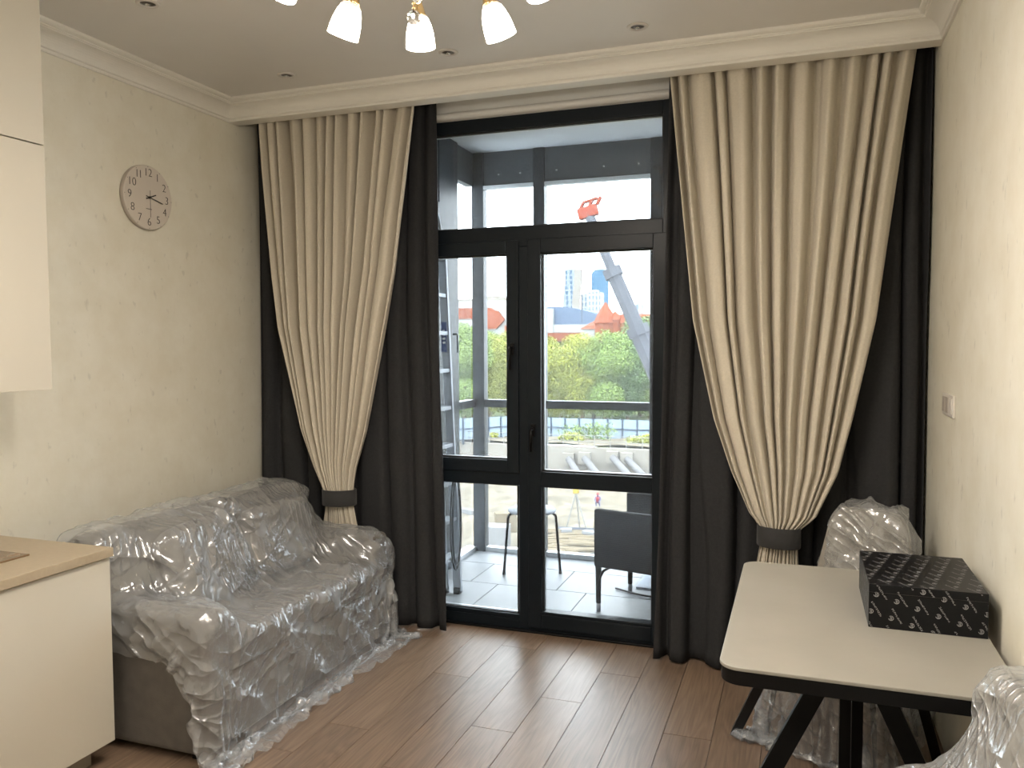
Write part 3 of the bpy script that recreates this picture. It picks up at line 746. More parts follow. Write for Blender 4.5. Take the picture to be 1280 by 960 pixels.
def noise_grid(ny, nx, rs, amp, smooth=2):
    n = rs.normal(0, 1, (ny, nx, 3))
    for _ in range(smooth): n = (n + np.roll(n, 1, 0) + np.roll(n, -1, 0) + np.roll(n, 1, 1) + np.roll(n, -1, 1)) / 5
    return n / n.std() * amp


# ------------------------------------------------------------------ sofa under film
SX0, SX1, SY0, SY1 = 0.285, 1.0, -1.765, -0.335
so = tag(empty('sofa', (0.63, (SY0 + SY1) / 2, 0)), 'brown-grey fabric two-seat sofa under clear plastic film', 'sofa')
SOL = []
def srb(name, mt, x0, x1, y0, y1, z0, z1, r, rot=None, sim=True):
    c = ((x0 + x1) / 2, (y0 + y1) / 2, (z0 + z1) / 2); h = ((x1 - x0) / 2, (y1 - y0) / 2, (z1 - z0) / 2)
    mb = MB().box(-h[0], h[0], -h[1], h[1], -h[2], h[2], None if rot is None else rot.to_4x4()); mb.v = [(p[0] + c[0], p[1] + c[1], p[2] + c[2]) for p in mb.v]
    o = mb.build(name, mt, bevel=r, seg=4); rel(o, so)
    if sim: SOL.append(Solid(c, tuple(q_ + .007 for q_ in h), r * .8, None if rot is None else np.array(rot)))
    return o
AW = 0.15
srb('base', 'sofa_fabric', SX0 + .03, SX1 - .01, SY0 + .01, SY1 - .01, 0.03, 0.30, 0.012)
srb('arm', 'sofa_fabric', SX0 + .06, SX1, SY0, SY0 + AW, 0.025, 0.565, 0.03)
srb('arm', 'sofa_fabric', SX0 + .06, SX1, SY1 - AW, SY1, 0.025, 0.585, 0.03)
srb('back', 'sofa_fabric', SX0, SX0 + .2, SY0 + .0, SY1 - .0, 0.03, 0.825, 0.05)
ym = (SY0 + SY1) / 2
srb('seat_cushion', 'cushion_fabric', SX0 + .2, SX1 + .0, SY0 + AW + .002, ym - .002, 0.30, 0.44, 0.035)
srb('seat_cushion', 'cushion_fabric', SX0 + .2, SX1 + .0, ym + .002, SY1 - AW - .002, 0.30, 0.43, 0.035)
tilt = Matrix.Rotation(math.radians(-20), 3, 'Y')
for (yc, zc, xc, hw, hz, a) in ((-1.30, 0.63, 0.585, 0.25, 0.19, 6), (-0.74, 0.615, 0.575, 0.23, 0.175, -10)):
    rt = Matrix.Rotation(math.radians(a), 3, 'Z') @ tilt
    SOL.append(Solid((xc, yc, zc), (0.075, hw, hz), 0.07, np.array(rt)))
    mb = MB(); n1, n2 = 24, 14; vs = []
    for i in range(n2 + 1):
        ph = -PI / 2 + PI * i / n2
        for k in range(n1):
            a2 = 2 * PI * k / n1; sg = lambda q, e: math.copysign(abs(q) ** e, q)
            p = Vector((0.085 * sg(math.sin(ph), 0.9), hw * sg(math.cos(ph), .45) * sg(math.cos(a2), .55), hz * sg(math.cos(ph), .45) * sg(math.sin(a2), .55)))
            p = rt @ p; vs.append((p.x + xc, p.y + yc, p.z + zc))
    fs = [(i * n1 + k, i * n1 + (k + 1) % n1, (i + 1) * n1 + (k + 1) % n1, (i + 1) * n1 + k) for i in range(n2) for k in range(n1)]
    cpil = mb.add(vs, fs).build('throw_pillow', 'cushion_fabric', smooth=True)
    tag(cpil, 'brown-grey back pillow ' + ('at the cabinet end of the sofa' if yc < -1 else 'at the curtain end of the sofa') + ' under the film', 'pillow', 'sofa pillows under film')
for (x, y) in ((SX0 + .08, SY0 + .06), (SX1 - .08, SY0 + .06), (SX0 + .08, SY1 - .06), (SX1 - .08, SY1 - .06)):
    rel(MB().box(x - .025, x + .025, y - .025, y + .025, 0, 0.03).build('foot', 'black_metal'), so)

def poly_param(pts, s):
    pts = np.array(pts, float); L = np.r_[0, np.cumsum(np.linalg.norm(np.diff(pts, axis=0), axis=1))]
    return np.stack([np.interp(s, L, pts[:, k]) for k in range(pts.shape[1])], -1), L[-1]
def vnoise(ny, nx, cy, cx, rs):
    """smooth value noise on a grid, about -1..1"""
    g = rs.uniform(-1, 1, (cy + 3, cx + 3))
    yy = np.linspace(0, cy, ny); xx = np.linspace(0, cx, nx); yi = yy.astype(int); xi = xx.astype(int)
    fy = (yy - yi)[:, None]; fx = (xx - xi)[None, :]; fy = fy * fy * (3 - 2 * fy); fx = fx * fx * (3 - 2 * fx)
    a = g[yi][:, xi]; b = g[yi][:, xi + 1]; c = g[yi + 1][:, xi]; d = g[yi + 1][:, xi + 1]
    return a * (1 - fx) * (1 - fy) + b * fx * (1 - fy) + c * (1 - fx) * fy + d * fx * fy


def refine(P, amp, seed, h_cell):
    """doubles the grid twice over and adds sharp creases along the surface normal"""
    for _ in range(1):
        ny, nx, _3 = P.shape; Q = np.zeros((2 * ny - 1, 2 * nx - 1, 3)); Q[::2, ::2] = P
        Q[1::2, ::2] = (P[1:] + P[:-1]) / 2; Q[:, 1::2] = (Q[:, :-1:2] + Q[:, 2::2]) / 2; P = Q
    for _ in range(1):
        P[1:-1, 1:-1] = .5 * P[1:-1, 1:-1] + .125 * (P[:-2, 1:-1] + P[2:, 1:-1] + P[1:-1, :-2] + P[1:-1, 2:])
    ny, nx, _3 = P.shape; rs = np.random.RandomState(seed)
    N = np.cross(np.gradient(P, axis=1), np.gradient(P, axis=0)); N /= np.linalg.norm(N, axis=-1, keepdims=True) + 1e-9
    yy, xx = np.mgrid[0:ny, 0:nx] * (h_cell / 2)
    wy = vnoise(ny, nx, 4, 4, rs) * .05; wx = vnoise(ny, nx, 4, 4, rs) * .05
    D = np.zeros((ny, nx))
    for k in range(16):
        lam = rs.uniform(.07, .28); th = rs.uniform(0, PI) if k % 2 else rs.normal(PI / 2, .35)     # half of the folds run down the sheet
        ph = (np.cos(th) * (xx + wx) + np.sin(th) * (yy + wy)) / lam + rs.rand()
        f = ph - np.floor(ph); tri = np.maximum(0, 1 - np.abs(f - .5) / rs.uniform(.08, .26))
        m = np.clip(vnoise(ny, nx, rs.randint(4, 9), rs.randint(4, 9), rs) * 2.0 - .15, 0, 1)
        D += tri * m * lam * rs.uniform(.06, .14)
    D = D * amp / .0065
    sgn = np.sign((N[..., 2:3]).mean()) or 1
    return P + N * (D * sgn)[..., None]


h = 0.0175
prs = [(0.262, 0.72), (0.268, 0.86), (0.50, 0.86), (0.66, 0.68), (0.80, 0.52), (1.02, 0.50), (1.06, 0.06), (1.15, 0.012)]
_, LS = poly_param(prs, np.array([0.0]))
pts_t = [(-1.800, 0.10), (-1.790, 0.0), (-0.33, 0.0), (-0.295, 0.55)]
_, LT = poly_param(pts_t, np.array([0.0]))
nS = int(LS * 1.07 / h); nT = int(LT * 1.17 / h)
ps, _ = poly_param(prs, np.linspace(0, LS, nS)); pt, _ = poly_param(pts_t, np.linspace(0, LT, nT))
P = np.zeros((nT, nS, 3))
P[..., 0] = ps[None, :, 0]; P[..., 1] = pt[:, None, 0]
P[..., 2] = np.maximum(ps[None, :, 1] - pt[:, None, 1], 0.012)
tt = np.linspace(0, LT, nT); arm = np.where((tt > .08) & (tt < .30), 1, 0) + np.where((tt > LT - .55 - .2) & (tt < LT - .54), 1, 0)
P[..., 2] = np.where((arm[:, None] > 0) & (P[..., 0] > .45) & (P[..., 0] < 1.025) & (P[..., 2] < 0.63) & (P[..., 2] > .3), 0.64, P[..., 2])
rs = np.random.RandomState(4)
P += noise_grid(nT, nS, rs, 0.006, 2) + noise_grid(nT, nS, rs, 0.02, 12) * np.array([.6, .3, 1.0])
planes = [(np.array([1.0, 0, 0]), 0.01), (np.array([0, -1.0, 0]), 0.262)]
P = drape(P, h, SOL, planes, 60, 9, th=0.014, crumple=0.045, g=5.0)
P = refine(P, 0.0036, 31, h)
P[..., 2] = np.maximum(P[..., 2], 0.003)
fo = mesh_np('plastic_sheet', P, grid_faces(P.shape[1], P.shape[0]), 'plastic_film')
tag(fo, 'crumpled clear plastic film draped over the sofa', 'plastic sheet')

# ------------------------------------------------------------------ table
ZTB = 0.75
tb = tag(empty('dining_table', (3.245, -1.49, 0)), 'pale stone-top table with black splayed metal legs', 'table')
def rrect(x0, x1, y0, y1, r, n=8):
    out = []
    for (cx, cy, a0) in ((x1 - r, y1 - r, 0), (x0 + r, y1 - r, 90), (x0 + r, y0 + r, 180), (x1 - r, y0 + r, 270)):
        for i in range(n + 1):
            a = math.radians(a0 + 90 * i / n); out.append((cx + r * math.cos(a), cy + r * math.sin(a)))
    return out
rel(MB().prism(rrect(2.893, 3.605, -2.035, -0.955, 0.055), ZTB - .010, ZTB).build('table_top', 'ceramic_top', bevel=0.002), tb)
rel(MB().prism(rrect(2.897, 3.601, -2.031, -0.959, 0.053), ZTB - .050, ZTB - .0102).build('table_frame', 'black_metal', bevel=0.003), tb)
for a, b, wx, wy in (((3.215, -1.62, .70), (2.865, -1.72, 0.0), .055, .03), ((3.265, -1.62, .70), (3.598, -1.72, 0.0), .055, .03),
                     ((3.10, -1.27, .70), (2.857, -.82, 0.0), .036, .03), ((3.40, -1.27, .70), (3.598, -.82, 0.0), .036, .03)):
    rel(MB().bar(a, b, wx, wy, (0, 1, 0)).build('leg', 'black_metal', bevel=.002), tb)
rel(MB().bar((3.235, -1.45, .70), (3.235, -1.45, 0), .034, .04).build('centre_post', 'black_metal', bevel=.002), tb)
rel(MB().bar((3.274, -1.40, .70), (3.274, -1.40, 0), .034, .04).build('centre_post', 'black_metal', bevel=.002), tb)

# ------------------------------------------------------------------ printed black box
BX0, BX1, BY0, BY1, BZ0, BZ1 = 3.287, 3.600, -1.597, -1.19, ZTB, ZTB + .13
bx = tag(empty('cardboard_box', (3.44, -1.39, ZTB)), 'black cardboard box printed with small grey logos on the table', 'box')
rel(rbox('carton', 'box_black', BX0, BX1, BY0, BY1, BZ0, BZ1, r=0.002), bx)
rel(MB().box(BX0 - .0005, BX1 + .0005, BY0 - .0012, BY0 + .001, BZ1 - .024, BZ1 - .0235).build('lid_seam', 'ink'), bx)
def glyph_marks(wd, hg, rot180, seed):
    """flat print in a wd x hg face, origin lower left, as quads"""
    rg = random.Random(seed); quads = []
    def seg(o, ax, ay, x0, y0, x1, y1, t):
        a = o + ax * x0 + ay * y0; b = o + ax * x1 + ay * y1; d = (b - a)
        n = Vector((-d.y, d.x)).normalized() * t / 2; quads.append([a - n, b - n, b + n, a + n])
    A = Vector((.055, -.016)); B = Vector((-.014, -.051))
    for i in range(-10, 22):
        for j in range(-14, 14):
            c = Vector((.02, hg - .03)) + A * i + B * j
            if not (-.06 < c.x < wd + .06 and -.06 < c.y < hg + .06): continue
            n = 14                                                     # ring with a hook
            for k in range(n):
                a0 = math.radians(-170 + 300 * k / n); a1 = math.radians(-170 + 300 * (k + 1) / n)
                quads.append([c + Vector((math.cos(q_), math.sin(q_))) * r_ for q_, r_ in ((a0, .0058), (a1, .0058), (a1, .0074), (a0, .0074))])
            for dx in (-.0012, .0022): quads.append([c + Vector((dx - .0008, -.0055)), c + Vector((dx + .0008, -.0055)), c + Vector((dx + .0008, .0045)), c + Vector((dx - .0008, .0045))])
            o = c + Vector((.001, .027)); ax = Vector((.53, -.848)); ay = Vector((.848, .53)); t = .0009
            for g in range(9):
                x = g * .0056; s_ = [(0, 0, 0, .0042), (.0036, 0, .0036, .0042), (0, .0042, .0036, .0042), (0, 0, .0036, 0), (0, .0021, .0036, .0021), (0, 0, .0036, .0042)]
                for q_ in rg.sample(s_, 3): seg(o, ax, ay, x + q_[0], q_[1], x + q_[2], q_[3], t)
    if rot180: quads = [[Vector((wd - p.x, hg - p.y)) for p in q_] for q_ in quads]
    return quads
def print_face(name, wd, hg, f, rot180, seed):
    bm = bmesh.new()
    for q_ in glyph_marks(wd, hg, rot180, seed): bm.faces.new([bm.verts.new((p.x, p.y, 0)) for p in q_])
    e = .002
    for co, no in (((e, 0, 0), (-1, 0, 0)), ((wd - e, 0, 0), (1, 0, 0)), ((0, e, 0), (0, -1, 0)), ((0, hg - e, 0), (0, 1, 0))):
        bmesh.ops.bisect_plane(bm, geom=bm.verts[:] + bm.edges[:] + bm.faces[:], plane_co=co, plane_no=no, clear_outer=True)
    for v in bm.verts: v.co = f(v.co.x, v.co.y)
    me = bpy.data.meshes.new(name); bm.to_mesh(me); bm.free(); me.materials.append(MATS['print_grey'])
    o = bpy.data.objects.new(name, me); COL.objects.link(o); rel(o, bx); o['kind'] = 'stuff'
print_face('printed_logos', BX1 - BX0, BZ1 - BZ0, lambda x, y: Vector((BX0 + x, BY0 - .0006, BZ0 + y)), False, 1)
print_face('printed_logos', BX1 - BX0, BY1 - BY0, lambda x, y: Vector((BX0 + x, BY0 + y, BZ1 + .0006)), True, 2)
print_face('printed_logos', BY1 - BY0, BZ1 - BZ0, lambda x, y: Vector((BX0 - .0006, BY1 - x, BZ0 + y)), False, 3)

# ------------------------------------------------------------------ upholstered chairs under film
def chair(loc, rz, label):
    t = tag(empty('dining_chair', loc, rz), label, 'chair', 'upholstered chairs under film')
    MB().prism(rrect(-.225, .225, -.23, .20, .07), .40, .475).build('seat', 'chair_fabric', t, bevel=.02, seg=4)
    nu, nv = 45, 45; V = np.zeros((nv, nu, 3)); 
    for j in range(nv):
        v = j / (nv - 1); z = .44 + .44 * v; wdt = (.225 - .075 * v) * (1 - .22 * max(0, (v - .78) / .22) ** 2.6)
        for i in range(nu):
            u = -1 + 2 * i / (nu - 1); x = u * wdt
            a = (x + (z - .44)) / .075; b = (x - (z - .44)) / .075
            qd = abs(math.sin(PI * a / 1.41)) ** .5 * abs(math.sin(PI * b / 1.41)) ** .5 * .010
            edge = min(1, (1 - abs(u)) * 6) ** .5 * min(1, (1.0 - v) * 7 + .0) ** .5
            V[j, i] = (x, .205 + .09 * v - .04 * u * u - (qd + .022) * edge, z)
    F = grid_faces(nu, nv); Vb = V.copy(); Vb[..., 1] = np.array([[.225 + .09 * (j / (nv - 1)) - .04 * (-1 + 2 * i / (nu - 1)) ** 2 + .012 for i in range(nu)] for j in range(nv)])
    n0 = nu * nv; rim = []
    idx = [(0, i) for i in range(nu)] + [(j, nu - 1) for j in range(1, nv)] + [(nv - 1, i) for i in range(nu - 2, -1, -1)] + [(j, 0) for j in range(nv - 2, 0, -1)]
    idx = [a * nu + b for a, b in idx]
    for k in range(len(idx)): rim.append([idx[k], idx[(k + 1) % len(idx)], idx[(k + 1) % len(idx)] + n0, idx[k] + n0])
    F2 = np.concatenate([F, F[:, ::-1] + n0, np.array(rim)]); mesh_np('backrest', np.concatenate([V.reshape(-1, 3), Vb.reshape(-1, 3)]), F2, 'chair_fabric', t)
    for sx in (-1, 1):
        MB().tube([(sx * .17, -.17, .41), (sx * .215, -.225, 0)], [.012, .008], 10).build('leg', 'black_metal', t, smooth=True)
        MB().tube([(sx * .17, .15, .41), (sx * .215, .225, 0)], [.012, .008], 10).build('leg', 'black_metal', t, smooth=True)
    c, s = math.cos(rz), math.sin(rz); Rz = np.array([[c, -s, 0], [s, c, 0], [0, 0, 1]])
    lean = np.array(Matrix.Rotation(math.radians(-11.5), 3, 'X'))
    wl = lambda p: np.array(loc) + Rz @ np.array(p)
    sol = [Solid(wl((0, -.015, .24)), (.225, .215, .24), .03, Rz), Solid(wl((0, .245, .66)), (.165, .042, .225), .035, Rz @ lean)]
    return t, sol, Rz
fc_loc = (3.262, -0.735, 0)
t1, sol1, R1 = chair(fc_loc, math.radians(-24), 'quilted beige-grey chair under plastic at the curtain end of the table')
nc_loc = (3.270, -2.40, 0)
t2, sol2, R2 = chair(nc_loc, math.radians(-80), 'beige-grey chair under plastic against the wall at the table end')
def chair_film(loc, Rz, sol, hx, prs, planes, seed, label, flare, name='plastic_cover'):
    h = 0.019
    _, LS = poly_param(prs, np.array([0.0])); pts_t = [(-hx - flare, .44), (-hx, 0), (hx, 0), (hx + flare, .44)]
    _, LT = poly_param(pts_t, np.array([0.0]))
    nS = int(LS * 1.06 / h); nT = int(LT * 1.10 / h)
    ps, _ = poly_param(prs, np.linspace(0, LS, nS)); pt, _ = poly_param(pts_t, np.linspace(0, LT, nT))
    P = np.zeros((nT, nS, 3)); P[..., 0] = pt[:, None, 0]; P[..., 1] = ps[None, :, 0]; P[..., 2] = np.maximum(ps[None, :, 1] - pt[:, None, 1], .05)
    ztop = ps[:, 1].max()
    pin = (P[..., 2] > ztop - .015) & (np.abs(P[..., 0]) < hx * .96)
    hem = np.zeros_like(pin); hem[0] = hem[-1] = True; pin |= hem & (ps[None, :, 1] > .60)
    rs = np.random.RandomState(seed); nz = noise_grid(nT, nS, rs, .006, 2) + noise_grid(nT, nS, rs, .012, 12); nz[pin] *= .3; P += nz
    P = P @ Rz.T + np.array(loc)
    for n_, c_ in planes:
        d_ = P @ n_ - c_; P = P - np.minimum(d_ - .004, 0)[..., None] * n_
    P = drape(P, h, sol, planes, 40, seed, th=.010, crumple=.05, pin=pin, fric=.6)
    P = refine(P, .0036, seed + 40, h); P[..., 2] = np.maximum(P[..., 2], .003); P[..., 0] = np.minimum(P[..., 0], W - .002)
    o = mesh_np(name, P, grid_faces(P.shape[1], P.shape[0]), 'plastic_bag')
    tag(o, label, 'plastic cover')
wallR = (np.array([-1.0, 0, 0]), -(W - .006))
tbox = Solid((3.249, -1.495, .725), (.362, .545, .035), .01)
chair_film(fc_loc, R1, sol1 + [tbox], .135, [(.39, .12), (.375, .89), (.24, .90), (.16, .52), (-.26, .49), (-.28, .12)], [wallR, (np.array([0, -1.0, 0]), 0.27)], 3, 'clear plastic cover over the quilted chair by the curtain', .17)
sup = Solid(np.array(nc_loc) + R2 @ np.array((-.02, .12, .50)), (.20, .07, .125), .06, R2)      # air trapped under the stiff film
chair_film(nc_loc, R2, sol2 + [tbox, sup], .19, [(.36, .15), (.352, .885), (.262, .89), (.11, .655), (.0, .53), (-.12, .50), (-.28, .49), (-.30, .15)], [wallR], 8, 'clear plastic cover over the chair at the wall end', .12)

# ------------------------------------------------------------------ balcony
bf = struct(MB().box(0.6, 3.3, 0.3, 1.62, -0.2, -0.016).build('balcony_floor', 'tile_grout'), 'grey tiled balcony floor', 'floor')
for i in range(5):
    for j in range(3):
        x0 = 0.62 + i * .6 - (.2 if j % 2 else 0); y0 = 0.31 + j * .45
        o = MB().box(-.2975, .2975, -.2225, .2225, -.016, 0).build('tile', 'balcony_tile', bf, bevel=.0015); o.location = (x0 + .3, y0 + .225, 0)
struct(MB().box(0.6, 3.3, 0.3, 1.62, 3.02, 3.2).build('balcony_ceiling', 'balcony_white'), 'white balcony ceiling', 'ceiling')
bw = struct(empty('window_3', (1.9, 1.52, 0)), 'dark metal balcony glazing facing the building site', 'window')
def bb(name, par, x0, x1, y0, y1, z0, z1, mt='balcony_metal', r=.003): return rel(rbox(name, mt, x0, x1, y0, y1, z0, z1, r=r), par)
YG = 1.51
bb('corner_post', bw, 0.735, 0.83, YG, YG + .08, 0, 3.02, 'balcony_post')
bb('mullion', bw, 1.225, 1.31, YG, YG + .08, 0.0, 3.02, 'balcony_post')
bb('mullion', bw, 2.085, 2.17, YG, YG + .08, 0.0, 3.02, 'balcony_post')
bb('mullion', bw, 3.1, 3.2, YG, YG + .08, 0.0, 3.02, 'balcony_post')
for (a, b) in ((.83, 1.225), (1.31, 2.085), (2.17, 3.1)):
    bb('beam_panel', bw, a, b, YG + .015, YG + .07, 2.772, 3.02)
    bb('handrail', bw, a, b, YG, YG + .07, 1.11, 1.168, 'balcony_post')
    bb('bottom_rail', bw, a, b, YG + .01, YG + .07, 0.0, .035, 'alu_spacer')
    bb('glass_pane', bw, a, b, YG + .035, YG + .041, 1.168, 2.772, 'window_glass', 0); bb('glass_pane', bw, a, b, YG + .035, YG + .041, .035, 1.11, 'window_glass', 0)
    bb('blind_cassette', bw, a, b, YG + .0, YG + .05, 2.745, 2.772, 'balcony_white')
for x in (.95, 1.12, 1.4, 1.75, 2.0): rel(MB().lathe([(.0, -.003), (.006, -.003), (.007, 0), (0, 0)], 8, Matrix.Translation((x, YG + .015, 2.85)) @ Matrix.Rotation(PI / 2, 4, 'X')).build('rivet', 'alu_spacer'), bw)
bs = struct(empty('window_4', (0.76, 0.9, 0)), 'dark side glazing of the balcony behind the ladder', 'window')
XG = 0.75
bb('post', bs, XG - .06, XG + .02, 0.86, 1.175, 0, 3.02, 'balcony_post')
bb('sash_stile', bs, XG - .05, XG + .03, 0.78, 0.858, 0, 2.55, 'balcony_post')
bb('sash_stile', bs, XG - .05, XG + .03, 0.30, 0.38, 0, 2.55, 'balcony_post')
bb('sash_rail', bs, XG - .05, XG + .03, 0.38, 0.78, 2.47, 2.55, 'balcony_post')
bb('wall_panel', bs, XG - .06, XG + .015, 0.30, 0.858, 2.552, 3.02)
bb('handrail', bs, XG - .06, XG + .01, 1.175, YG, 1.11, 1.168, 'balcony_post'); bb('beam_panel', bs, XG - .06, XG, 1.175, YG, 2.772, 3.02)
bb('handrail', bs, XG - .06, XG + .01, .38, .78, 1.11, 1.168, 'balcony_post'); bb('bottom_rail', bs, XG - .06, XG + .01, 1.175, YG, 0, .035, 'alu_spacer')
bb('glass_pane', bs, XG - .03, XG - .024, 1.175, YG, 1.168, 2.772, 'window_glass', 0); bb('glass_pane', bs, XG - .03, XG - .024, 1.175, YG, .035, 1.11, 'window_glass', 0)
bb('glass_pane', bs, XG - .03, XG - .024, .38, .78, 1.168, 2.47, 'window_glass', 0); bb('glass_pane', bs, XG - .03, XG - .024, .38, .78, .0, 1.11, 'window_glass', 0)
rel(MB().tube([(XG + .03, 1.05, 1.66), (XG + .06, 1.05, 1.66), (XG + .065, 1.05, 1.65), (XG + .065, 1.05, 1.53)], .008, 8).build('handle', 'aluminium', smooth=True), bs)
struct(MB().box(3.2, 3.3, 0.3, 1.6, 0, 3.02).build('balcony_wall', 'balcony_metal'), 'dark end wall of the balcony', 'wall')

# ladder leaning on the side glazing
ld = tag(empty('step_ladder', (1.02, .45, 0)), 'folded aluminium step ladder leaning beside the balcony glazing', 'ladder')
def lpt(z, off=0.0): return 1.042 - .042 * z + off
for (yy, off, zt) in ((.50, 0, 2.30), (.19, 0, 2.30), (.46, -.075, 2.05), (.23, -.075, 2.05)):
    rel(MB().bar((lpt(0, off), yy, .01), (lpt(zt, off), yy, zt), .055, .024, (0, 1, 0)).build('rail', 'aluminium', bevel=.003), ld)
for i in range(9):
    z = .25 + i * .235
    rel(MB().box(lpt(z) - .045, lpt(z) + .02, .20, .49, z - .012, z + .012).build('tread', 'aluminium', bevel=.002), ld)
    rel(MB().lathe([(0, 0), (.011, 0), (.011, .012), (0, .012)], 10, Matrix.Translation((lpt(z) + .005, .511, z)) @ Matrix.Rotation(-PI / 2, 4, 'X')).build('bolt', 'ladder_dark'), ld)
for z in (.5, 1.1, 1.7): rel(MB().bar((lpt(z, -.075), .24, z), (lpt(z, -.075), .45, z), .02, .03).build('rear_brace', 'aluminium', bevel=.002), ld)
rel(MB().tube([(lpt(2.3), .50, 2.28)] + [(lpt(2.3) - .01, .345 + .155 * math.cos(PI * i / 10), 2.30 + .16 * math.sin(PI * i / 10)) for i in range(11)] + [(lpt(2.3), .19, 2.28)], .013, 10).build('top_hoop', 'aluminium', smooth=True), ld)
rel(MB().box(lpt(1.63) - .018, lpt(1.63) + .018, .468, .4715, 1.54, 1.73, ).build('label', 'ladder_label'), ld)
for k, z in enumerate((1.60, 1.625, 1.65, 1.675)): rel(MB().box(lpt(z) - .009, lpt(z) + .009, .4665, .4682, z - .006, z + .006).build('label_print', 'label_white'), ld)
for (yy, off) in ((.50, 0), (.19, 0), (.46, -.075), (.23, -.075)): rel(MB().box(lpt(0, off) - .02, lpt(0, off) + .02, yy - .032, yy + .032, 0, .04).build('rubber_foot', 'rubber_black', bevel=.004), ld)
pts = []
for i in range(49):
    a = 2 * PI * i / 24; k = i / 48
    pts.append((lpt(.4) + .03 + .012 * k, .44 + .085 * math.sin(a) * (1 if i < 24 else .8), .45 + (.33 if i < 24 else .30) * math.cos(a) * (1 if math.cos(a) > 0 else .85)))
tag(MB().tube(pts, .006, 8).build('power_cable', 'rubber_black', smooth=True), 'black cable loop hung on the ladder', 'cable')

# stool
st = tag(empty('stool', (1.36, 1.055, 0)), 'round pale stool with bent dark legs on the balcony', 'stool')
MB().lathe([(0, .435), (.155, .435), (.165, .442), (.165, .452), (.155, .46), (0, .462)], 40).build('seat', 'stool_seat', st, smooth=True)
for k in range(4):
    a = math.radians(22 + 90 * k); d = Vector((math.cos(a), math.sin(a), 0))
    pts = [d * .04 + Vector((0, 0, .425)), d * .13 + Vector((0, 0, .425))] + [d * (.13 + .035 * math.sin(b)) + Vector((0, 0, .39 + .035 * math.cos(b))) for b in (.4, .8, 1.2, 1.45)] + [d * .195 + Vector((0, 0, .012))]
    MB().tube(pts, .0095, 10).build('leg', 'black_metal', st, smooth=True)
    MB().tube([d * .195 + Vector((0, 0, 0)), d * .1945 + Vector((0, 0, .022))], .0115, 10).build('foot_cap', 'rubber_black', st)

# rattan armchairs
def rattan(loc, rz, label):
    t = tag(empty('rattan_chair', loc, rz), label, 'chair', 'dark rattan chairs on the balcony')
    hw, dp = .29, .50
    def panel(name, x0, x1, y0, y1, z0, z1): MB().box(x0, x1, y0, y1, z0, z1).build(name, 'rattan', t, bevel=.012, seg=3)
    panel('back_panel', -hw, hw, 0, .045, .27, .615)
    panel('seat', -hw, hw, .047, dp, .27, .34)
    MB().box(-hw + .06, hw - .06, .055, dp - .02, .341, .385).build('seat_cushion', 'dark_fabric', t, bevel=.018, seg=3)
    for (x, y) in ((-hw + .022, .022), (hw - .022, .022), (-hw + .022, dp - .025), (hw - .022, dp - .025)):
        lg = MB().tube([(x, y, .28), (x, y, .05)], [.019, .015], 10).build('leg', 'rattan', t, smooth=True)
        MB().tube([(x, y, .055), (x, y, 0)], [.0145, .013], 10).build('foot_cap', 'aluminium', t, smooth=True)
        mb = MB(); dirs = 1 if x < 0 else -1
        mb.tube([(x, y, .18), (x + dirs * .03, y, .245), (x + dirs * .09, y, .285)], .008, 6).build('bracket', 'rattan', t, smooth=True)
    return t
rattan((2.230, .370, 0), math.radians(-13), 'dark rattan chair with its back to the balcony door')
rattan((2.315, .985, 0), math.radians(-4), 'dark rattan chair beyond the other one by the outer glazing')
tag(rbox('foam_board', 'foam_board', 2.10, 2.5, .96, 1.28, 0.001, .012, r=.002), 'pale blue board lying under the rattan chairs', 'board')
tag(MB().tube([(1.98 + .5 * t, .90 - .10 * math.sin(PI * t * .9), .008) for t in [i / 12 for i in range(13)]], .006, 8).build('floor_cable', 'rubber_black', smooth=True), 'black cable lying on the balcony tiles', 'cable')

# ------------------------------------------------------------------ building site
ZG, ZP = -10.9, -14.4
rs = np.random.RandomState(2)
def terrain(name, x0, x1, y0, y1, nx, ny, zf, mt):
    X, Y = np.meshgrid(np.linspace(x0, x1, nx), np.linspace(y0, y1, ny)); Z = zf(X, Y)
    return mesh_np(name, np.stack([X, Y, Z], -1), grid_faces(nx, ny), mt)
o = terrain('pit_ground', -90, 60, 6, 88, 150, 90, lambda X, Y: ZP + .5 * np.sin(X * .31 + Y * .2) * np.sin(Y * .27) + .35 * np.sin(X * .9 + 1) * np.sin(Y * .8) + rs.normal(0, .07, X.shape), 'soil')
struct(o, 'sandy dug-out ground of the building pit', 'ground')
struct(terrain('upper_ground', -120, 90, 88.6, 330, 60, 60, lambda X, Y: ZG + .25 * np.sin(X * .2) * np.sin(Y * .3), 'grass'), 'grassy ground beyond the pit', 'ground')
struct(MB().box(-120, 90, 88, 89, -16, ZG + .1).build('retaining_wall', 'concrete'), 'pale retaining wall of the pit', 'wall')
struct(terrain('sand_strip', -120, 90, 88.8, 96, 60, 8, lambda X, Y: ZG + .35 + .2 * np.sin(X * .7) * np.sin(Y), 'soil'), 'sandy strip along the site fence', 'ground')
